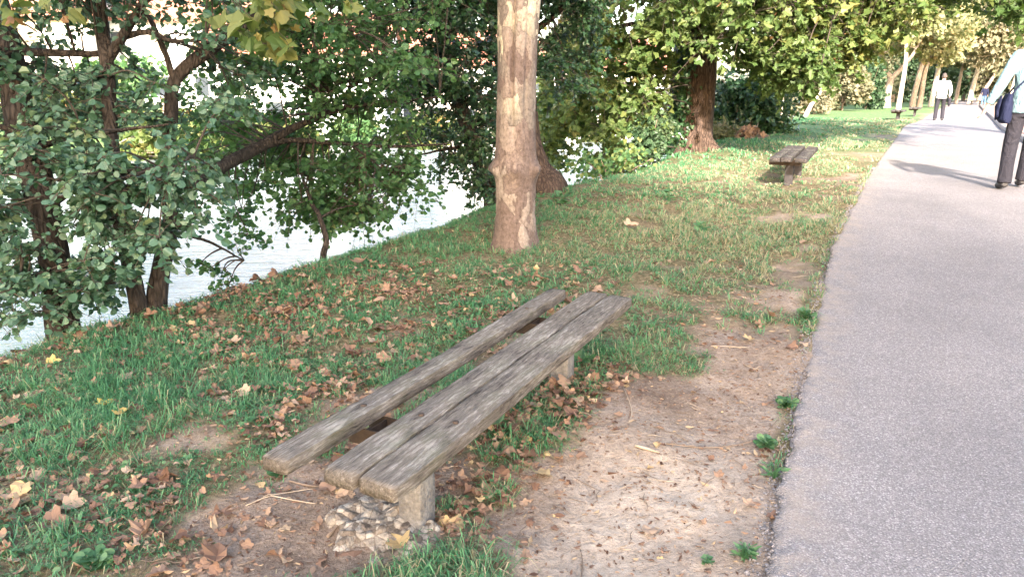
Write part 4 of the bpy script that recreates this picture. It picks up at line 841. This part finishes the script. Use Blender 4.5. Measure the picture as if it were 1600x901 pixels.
g = Geo(); ell(g, (.285, .05, .80), (.075, .12, .09)); ell(g, (.29, .03, .68), (.06, .10, .13)); o = link('jacket', remeshed(g, .012, 2), M['trouser']); o.location = (px2, py2, ZP(px2, py2)); o.rotation_euler = (0, 0, -R(26)); tag(o, 'dark folded jacket held in the right hand of the white shirted man', 'jacket')
x3, y3 = at(1538, 150, 66)[:2]
person('distant person in a dark top and blue jeans standing by the planting bed', x3, y3, R(150), 'navy', 'jeans', [(-.19, 0, 1.42), (-.26, .02, 1.14), (-.25, .12, .90)], [(.19, 0, 1.42), (.26, .02, 1.14), (.25, .12, .90)],
       [(-.09, 0, .90), (-.10, .05, .50), (-.11, .0, .085), (-.12, .16, .04)], [(.09, 0, .90), (.10, .02, .50), (.11, .02, .09), (.12, .17, .04)], 1.72)

# ------------------------------------------------------------------ grass, litter, weeds, twigs
def build_grass():
    r = np.random.default_rng(12); P = []; Hs = []; Ws = []; Ls = []
    for (x0, x1, y0, y1, dens, hh, ww) in ((-3.4, 2.2, 1.5, 4.2, 560, .052, .0018), (-3.4, 3.2, 4.2, 7.5, 320, .050, .0025), (-1.2, 5.2, 7.5, 12, 150, .048, .0040), (1.5, 11.5, 12, 22, 34, .055, .008), (6.5, 17, 22, 33, 11, .055, .014)):
        n = int((x1-x0)*(y1-y0)*dens); X = r.uniform(x0, x1, n); Y = r.uniform(y0, y1, n); g = grass_mask(X, Y)
        cl = .12+1.7*(vn(X, Y, 4, 31)+.5)*(vn(X, Y, 1.5, 33)+.75)
        k = (r.uniform(0, 1, n) < np.clip((g-.12)*1.3, 0, 1)*np.clip(cl, .15, 1)); X = X[k]; Y = Y[k]; g = g[k]; n = len(X)
        vig = r.uniform(.45, 1.3, n)*(.45+.7*g)*(.6+1.0*(vn(X, Y, 3, 35)+.5)); m = 17; sp = r.uniform(.012, .05, n)*(1 if y0 < 12 else 2.5)
        a = r.uniform(0, 2*math.pi, (n, m)); q = np.abs(r.normal(0, 1, (n, m)))*sp[:, None]
        bx = (X[:, None]+np.cos(a)*q).ravel(); by = (Y[:, None]+np.sin(a)*q).ravel(); a = a+r.normal(0, .7, a.shape)+2.2*vn(X, Y, 1.4, 40)[:, None]
        H = hh*(vig[:, None]*r.uniform(.45, 1.35, (n, m))).ravel(); ln = (r.uniform(.35, 1.5, (n, m))).ravel()*H; a = a.ravel()
        k = (bank_x(by)-bx < .95) & (bx < path_l(by)+.012); bx = bx[k]; by = by[k]
        P.append(np.stack([bx, by, ground(bx, by)-.006], 1)); Hs.append(H[k]); Ws.append(ww*r.uniform(.6, 1.5, k.sum())); Ls.append(np.stack([np.cos(a)*ln, np.sin(a)*ln, 0*a], 1)[k])
    P = np.vstack(P); H = np.concatenate(Hs); W = np.concatenate(Ws); lean = np.vstack(Ls); n = len(P)
    b = np.arctan2(lean[:, 1], lean[:, 0])+math.pi/2+r.normal(0, .5, n); side = np.stack([np.cos(b), np.sin(b), 0*b], 1)*W[:, None]; up = np.array([0, 0, 1.]); la = np.linalg.norm(lean, axis=1)
    mid = P+lean*.42+up*(H*.66)[:, None]; tip = P+lean*1.15+up*np.maximum(H*.85-la*.45, .004)[:, None]
    V = np.stack([P-side, P+side, mid+side*.8, mid-side*.8, tip], 1).reshape(-1, 3)
    L = (np.arange(n)[:, None]*5+np.array([0, 1, 2, 3, 3, 2, 4])[None]).ravel(); S = np.tile([4, 3], n)
    d = (path_l(P[:, 1])-P[:, 0]); dry = np.clip(.04+.45*np.clip(vn(P[:, 0], P[:, 1], 1.6, 50)+.05, 0, 1)+.45*(1-ss(.2, 1.6, d))+.75*ss(4.2, 6.5, P[:, 1])*(1-ss(1.2, 4.2, d)), 0, .95)
    t = np.where(r.uniform(0, 1, n) < dry*.68, r.uniform(.8, 1, n), np.clip(r.normal(.42, .2, n)+.25*vn(P[:, 0], P[:, 1], 4, 52), 0, .79))
    tag(link('grass', mesh_np('grass', V, L, S, False, {'tint': np.repeat(t, 5)}), [M['blade']]), kind='stuff')
    # clover and small round leaves between the blades
    n = 42000; X = np.concatenate([r.uniform(-3.3, 1.6, n), r.uniform(-1, 3.4, n//3)]); Y = np.concatenate([r.uniform(1.5, 5.5, n), r.uniform(5.5, 8.5, n//3)])
    k = (r.uniform(0, 1, len(X)) < np.clip(grass_mask(X, Y)-.3, 0, 1)*np.clip(vn(X, Y, 2.6, 55)*2.2+.25, 0, 1)) & (bank_x(Y)-X < .5) & (X < path_l(Y)-.03); X = X[k]; Y = Y[k]; m = len(X)
    P = np.stack([X, Y, ground(X, Y)+r.uniform(.008, .036, m)], 1)
    tag(link('ground_cover', leaves_mesh('ground_cover', 'round', P, r.normal(0, 1, (m, 3))*[1, 1, .2], r.normal(0, .3, (m, 3))+[0, -.1, 1], r.uniform(.010, .026, m), np.clip(r.normal(.5, .22, m), 0, 1)), [M['weed']]), kind='stuff')
build_grass()
def build_litter():
    r = np.random.default_rng(21)
    def place(n, dfun):
        X = np.concatenate([r.uniform(-3.4, 1.9, n), r.uniform(-1, 6, n//3)]); Y = np.concatenate([r.uniform(1.5, 5.8, n), r.uniform(5.8, 14, n//3)])
        k = (r.uniform(0, 1, len(X)) < dfun(X, Y)) & (X < path_l(Y)-.03) & (bank_x(Y)-X < .35); return X[k], Y[k]
    def den(X, Y):
        d = (path_l(Y)-X)*.89; u = (X-BX)*math.cos(BR)+(Y-BY)*math.sin(BR); v = -(X-BX)*math.sin(BR)+(Y-BY)*math.cos(BR)
        q = .004+.20*ss(-.05, .7, -u-.1)*(1-ss(2.8, 4., -u))*(.12+2.4*np.clip(vn(X, Y, 2.0, 61)+.08, 0, 1)+1.8*np.clip(vn(X, Y, 5, 66), 0, 1))*(1-ss(4.3, 6.2, Y))
        q = q+.30*np.exp(-((u-.06)/.2)**2)*(np.abs(v) < 1.05)*(v > -.72)*(u < .45)
        return q+.005*(1-ss(.1, .5, d))
    X, Y = place(95000, den); m = len(X); g = grass_mask(X, Y)
    P = np.stack([X, Y, ground(X, Y)+.006+g*r.uniform(0, .034, m)], 1); big = r.uniform(0, 1, m)
    sz = np.where(big < .10, r.uniform(.055, .085, m), r.uniform(.014, .044, m))
    tag(link('leaf_litter', leaves_mesh('leaf_litter', 'dead', P, r.normal(0, 1, (m, 3))*[1, 1, .3], r.normal(0, .24, (m, 3))+[0, 0, 1], sz, np.clip(r.normal(.5, .26, m), 0, .92), r.normal(0, .26, (m, 3)), crumple=.06), [M['litter']]), kind='stuff')
    # straw, bark flakes and twigs trodden into the bare earth
    X, Y = place(60000, lambda X, Y: np.clip(1.1-grass_mask(X, Y), 0, 1)*.30+.05); m = len(X)
    P = np.stack([X, Y, ground(X, Y)+.003+.012*grass_mask(X, Y)], 1); ax = np.concatenate([r.normal(0, 1, (m, 2)), r.normal(0, .08, (m, 1))], 1)
    tag(link('straw_litter', leaves_mesh('straw_litter', 'lance', P, ax, r.normal(0, .3, (m, 3))+[0, 0, 1], r.uniform(.006, .028, m)*np.where(r.uniform(0, 1, m) < .08, 1.8, 1), np.clip(r.normal(.5, .33, m), 0, .9), r.normal(0, .3, (m, 3))), [M['litter']]), kind='stuff')
    # clods and small stones on the earth
    X, Y = place(26000, lambda X, Y: np.clip(1.0-grass_mask(X, Y), 0, 1)*.45); m = len(X); sz = r.uniform(.0015, .005, m)*np.where(r.uniform(0, 1, m) < .04, 1.9, 1)
    O = np.array([(1, 0, 0), (0, 1, 0), (-1, 0, 0), (0, -1, 0), (0, 0, .8), (0, 0, -.8)], float); F = [(0, 1, 4), (1, 2, 4), (2, 3, 4), (3, 0, 4), (1, 0, 5), (2, 1, 5), (3, 2, 5), (0, 3, 5)]
    V = np.stack([X, Y, ground(X, Y)+.001], 1)[:, None]+O[None]*sz[:, None, None]*r.uniform(.55, 1.3, (m, 6, 1)); L = (np.arange(m)[:, None]*6+np.array(F).ravel()[None]).ravel()
    tag(link('earth_clods', mesh_np('earth_clods', V.reshape(-1, 3), L, np.full(m*8, 3), False), [M['earth']]), kind='stuff')
    n = 5200; Y = r.uniform(1.5, 11, n); X = path_l(Y)+r.normal(-.005, .028, n); m = n; sz = r.uniform(.002, .008, m)*np.where(r.uniform(0, 1, m) < .06, 1.8, 1)
    V = np.stack([X, Y, np.where(X < path_l(Y), ground(X, Y)+.003, ground0(X, Y)+.014)], 1)[:, None]+O[None]*sz[:, None, None]*r.uniform(.55, 1.3, (m, 6, 1)); L = (np.arange(m)[:, None]*6+np.array(F).ravel()[None]).ravel()
    tag(link('asphalt_crumbs', mesh_np('asphalt_crumbs', V.reshape(-1, 3), L, np.full(m*8, 3), False), [M['asphalt']]), kind='stuff')
    g = Geo()
    for i in range(700):
        x = r.uniform(-2.2, 2.4); y = r.uniform(1.6, 5.8)
        if grass_mask(x, y) > .6 or x > path_l(y)-.02: continue
        a = r.uniform(0, 6.28); ln = r.uniform(.03, .13); pts = []
        for t in np.linspace(-.5, .5, 5): xx = x+math.cos(a)*ln*t-math.sin(a)*ln*.12*math.sin(t*5); yy = y+math.sin(a)*ln*t; pts.append((xx, yy, gz(xx, yy)+.004+.006*r.uniform()))
        g.tube(pts, lerp_r([.0010, .0019, .0007], 5), 5, mi=int(r.uniform() < .35))
    tag(g.build('twig_litter', [M['twig'], M['straw']]), kind='stuff')
build_litter()
def stick(label, pts, rad, m='straw', name='fallen_stick'):
    g = Geo(); q = []
    for a, b in pts: h_ = hit(a, b); q.append((h_[0], h_[1], gz(h_[0], h_[1])+rad+.004))
    c = curve(q, 5, .0012, 3); g.tube(c, lerp_r([rad, rad, rad*.5], len(c)), 7, .15, 2); tag(g.build(name, M[m]), label, 'stick')
stick('long pale stick lying on the earth below the middle plank end', [(425, 787), (480, 790), (555, 796)], .0024)
stick('dark bent stick on the earth under the left plank end', [(452, 757), (492, 764), (540, 763)], .0045, 'twig')
stick('thin pale stick rising towards the dark bent one left of the footing', [(385, 800), (430, 782), (495, 767)], .0021)
stick('dark root curling along the edge of the rubble footing', [(512, 842), (540, 815), (575, 790), (592, 785)], .006, 'twig')
stick('reddish twig lying across the trodden earth towards the path', [(1040, 702), (1110, 698), (1180, 680), (1215, 655)], .0028, 'twig')
stick('pale curved stem arching from the weeds onto the asphalt edge', [(1218, 760), (1222, 735), (1240, 718), (1272, 712)], .003)
stick('straight pale twig on the worn ground behind the bench', [(1110, 546), (1170, 548)], .003)
stick('short flat wood chip on the pale trodden earth', [(992, 706), (1028, 714)], .007)
stick('upright thin twig lying on the earth near the far leg of the bench', [(982, 675), (986, 650), (972, 612)], .003)
stick('thin forked twig at the bottom of the trodden earth', [(908, 900), (910, 875), (905, 850)], .003, 'twig')
def one_leaf(label, px, py, size, tint, rot, m='litter', lift=.02, cat='leaf', nrm=(0, -.3, 1)):
    h_ = hit(px, py); P = np.array([[h_[0], h_[1], gz(h_[0], h_[1])+lift]])
    o = link('fallen_leaf', leaves_mesh('fallen_leaf', 'dead', P, np.array([[math.cos(rot), math.sin(rot), .05]]), np.array([nrm], float), np.array([size]), np.array([tint]), np.array([[.25, .3, .2]])), [M[m]]); tag(o, label, cat)
one_leaf('large pale green leaf on the grass under the right plank edge', 745, 690, .15, .95, .6, 'weed', .06)
one_leaf('bright yellow leaf near the river edge at the far left', 75, 578, .075, .97, .3)
one_leaf('small bright yellow leaf in the grass left of the bench', 160, 645, .075, 1., 1.3)
one_leaf('broad tan leaf among the clover in the lower left corner', 100, 795, .085, .8, .2)
one_leaf('dull brown leaf lying below the broad tan one in the lower left corner', 70, 822, .09, .45, .1)
one_leaf('orange and yellow leaf standing in the grass left of the bench', 193, 668, .07, .97, 1.9, lift=.03)
one_leaf('big tan leaf on the open lawn right of the plane tree', 978, 362, .13, .8, .4, lift=.05)
one_leaf('pale cream leaf lying in front of the rubble footing', 630, 862, .08, .93, 2.2)
one_leaf('curled brown leaf at the asphalt edge beside the weeds', 1168, 790, .05, .75, 1.)
one_leaf('brown leaf lying on the bank left of the plane tree', 565, 425, .13, .6, 2.0, lift=.05)
def weed(label, px, py, n, size, up=.5, seed=1, m='weed', kind='round'):
    n = int(n*1.7)
    h_ = hit(px, py); r = np.random.default_rng(seed); a = r.uniform(0, 6.28, n); rad = r.uniform(.1, 1, n)*size*.9
    P = np.stack([h_[0]+np.cos(a)*rad*.6, h_[1]+np.sin(a)*rad*.6, np.zeros(n)], 1); P[:, 2] = ground(P[:, 0], P[:, 1])+r.uniform(.1, 1, n)*size*up
    A = np.stack([np.cos(a), np.sin(a), r.uniform(0, .6, n)], 1); g = Geo()
    for p_ in P: g.tube([(h_[0], h_[1], gz(h_[0], h_[1])-.02), (p_+np.array([h_[0], h_[1], p_[2]-.0]))/2, p_], .0012, 4, cap=False)
    me = leaves_mesh('weed', kind, P, A, r.normal(0, .35, (n, 3))+[0, -.2, 1], r.uniform(.4, 1.0, n)*size*.55, r.uniform(.2, .9, n), base=g); tag(link('weed', me, [M[m], M[m]]), label, 'weed')
weed('leafy green weed growing against the far leg of the bench', 912, 572, 16, .085, .8, 1); weed('bushy weed at the asphalt edge level with the far end of the bench', 1258, 505, 34, .075, .9, 2)
weed('tuft of weeds at the asphalt edge right of the reddish twig', 1228, 632, 30, .06, .8, 3); weed('dark leafy weed at the asphalt edge beside the curved stem', 1210, 738, 12, .07, .8, 4, kind='lance')
weed('feathery weed at the asphalt edge near the bottom of the view', 1165, 868, 40, .06, .7, 5, kind='lance'); weed('clump of weeds between the reddish twig and the curved stem', 1198, 690, 34, .06, .7, 10)
weed('broad leaved dock plant standing in the lawn right of the plane tree', 878, 322, 12, .14, 1., 6); weed('small dock plant in the middle of the lawn', 1045, 318, 10, .13, 1., 7); weed('dock plant with pale leaves on the lawn before the brown bench', 1095, 362, 10, .12, .9, 8)
weed('small round leaf seedling on bare earth by the far leg of the bench', 922, 596, 4, .05, .6, 9); weed('tiny green sprig on the trodden earth near the bottom of the view', 1105, 872, 14, .035, .5, 11)
weed('green clover patch under the left plank end', 435, 748, 30, .05, .4, 12); weed('clover patch in the lower left corner', 150, 880, 40, .07, .4, 13); weed('clover patch beside the left plank', 420, 610, 40, .07, .4, 14)

# ------------------------------------------------------------------ camera, light, render
cam = bpy.data.cameras.new('camera'); co = bpy.data.objects.new('camera', cam); COL.objects.link(co); scene.camera = co
cam.sensor_width = 36; cam.lens = 36*FOC/1600; cam.clip_end = 2000; cam.clip_start = .05
co.location = (0, 0, EYE); co.rotation_euler = (math.pi/2-PITCH, 0, 0)
SUN_AZ, SUN_EL = R(7), R(25)
d = Vector((math.sin(SUN_AZ)*math.cos(SUN_EL), math.cos(SUN_AZ)*math.cos(SUN_EL), -math.sin(SUN_EL)))
sl = bpy.data.lights.new('sun', 'SUN'); so = bpy.data.objects.new('sun', sl); COL.objects.link(so); sl.energy = 4.2; sl.angle = R(1.6); sl.color = (1, .93, .84); so.rotation_euler = d.to_track_quat('-Z', 'Y').to_euler()
w = bpy.data.worlds.new('World'); scene.world = w; w.use_nodes = True; nt = w.node_tree; nt.nodes.clear()
sky = nt.nodes.new('ShaderNodeTexSky'); sky.sky_type = 'NISHITA'; sky.sun_disc = False; sky.sun_elevation = SUN_EL; sky.sun_rotation = math.pi+SUN_AZ; sky.air_density = 1.2; sky.dust_density = 3.; sky.altitude = 100
bg = nt.nodes.new('ShaderNodeBackground'); bg.inputs['Strength'].default_value = .15; out = nt.nodes.new('ShaderNodeOutputWorld')
nt.links.new(sky.outputs[0], bg.inputs[0]); nt.links.new(bg.outputs[0], out.inputs[0])
scene.view_settings.view_transform = 'Standard'; scene.view_settings.look = 'None'; scene.view_settings.exposure = 2.8; scene.view_settings.gamma = 1; scene.view_settings.use_curve_mapping = False
scene.view_settings.use_white_balance = True; scene.view_settings.white_balance_temperature = 6950; scene.view_settings.white_balance_tint = 13
scene.render.engine = 'CYCLES'; cy = scene.cycles; cy.use_denoising = True; cy.max_bounces = 6; cy.diffuse_bounces = 3; cy.glossy_bounces = 3; cy.transmission_bounces = 4; cy.transparent_max_bounces = 4; cy.caustics_reflective = False; cy.caustics_refractive = False
cy.use_adaptive_sampling = True; cy.adaptive_threshold = .02
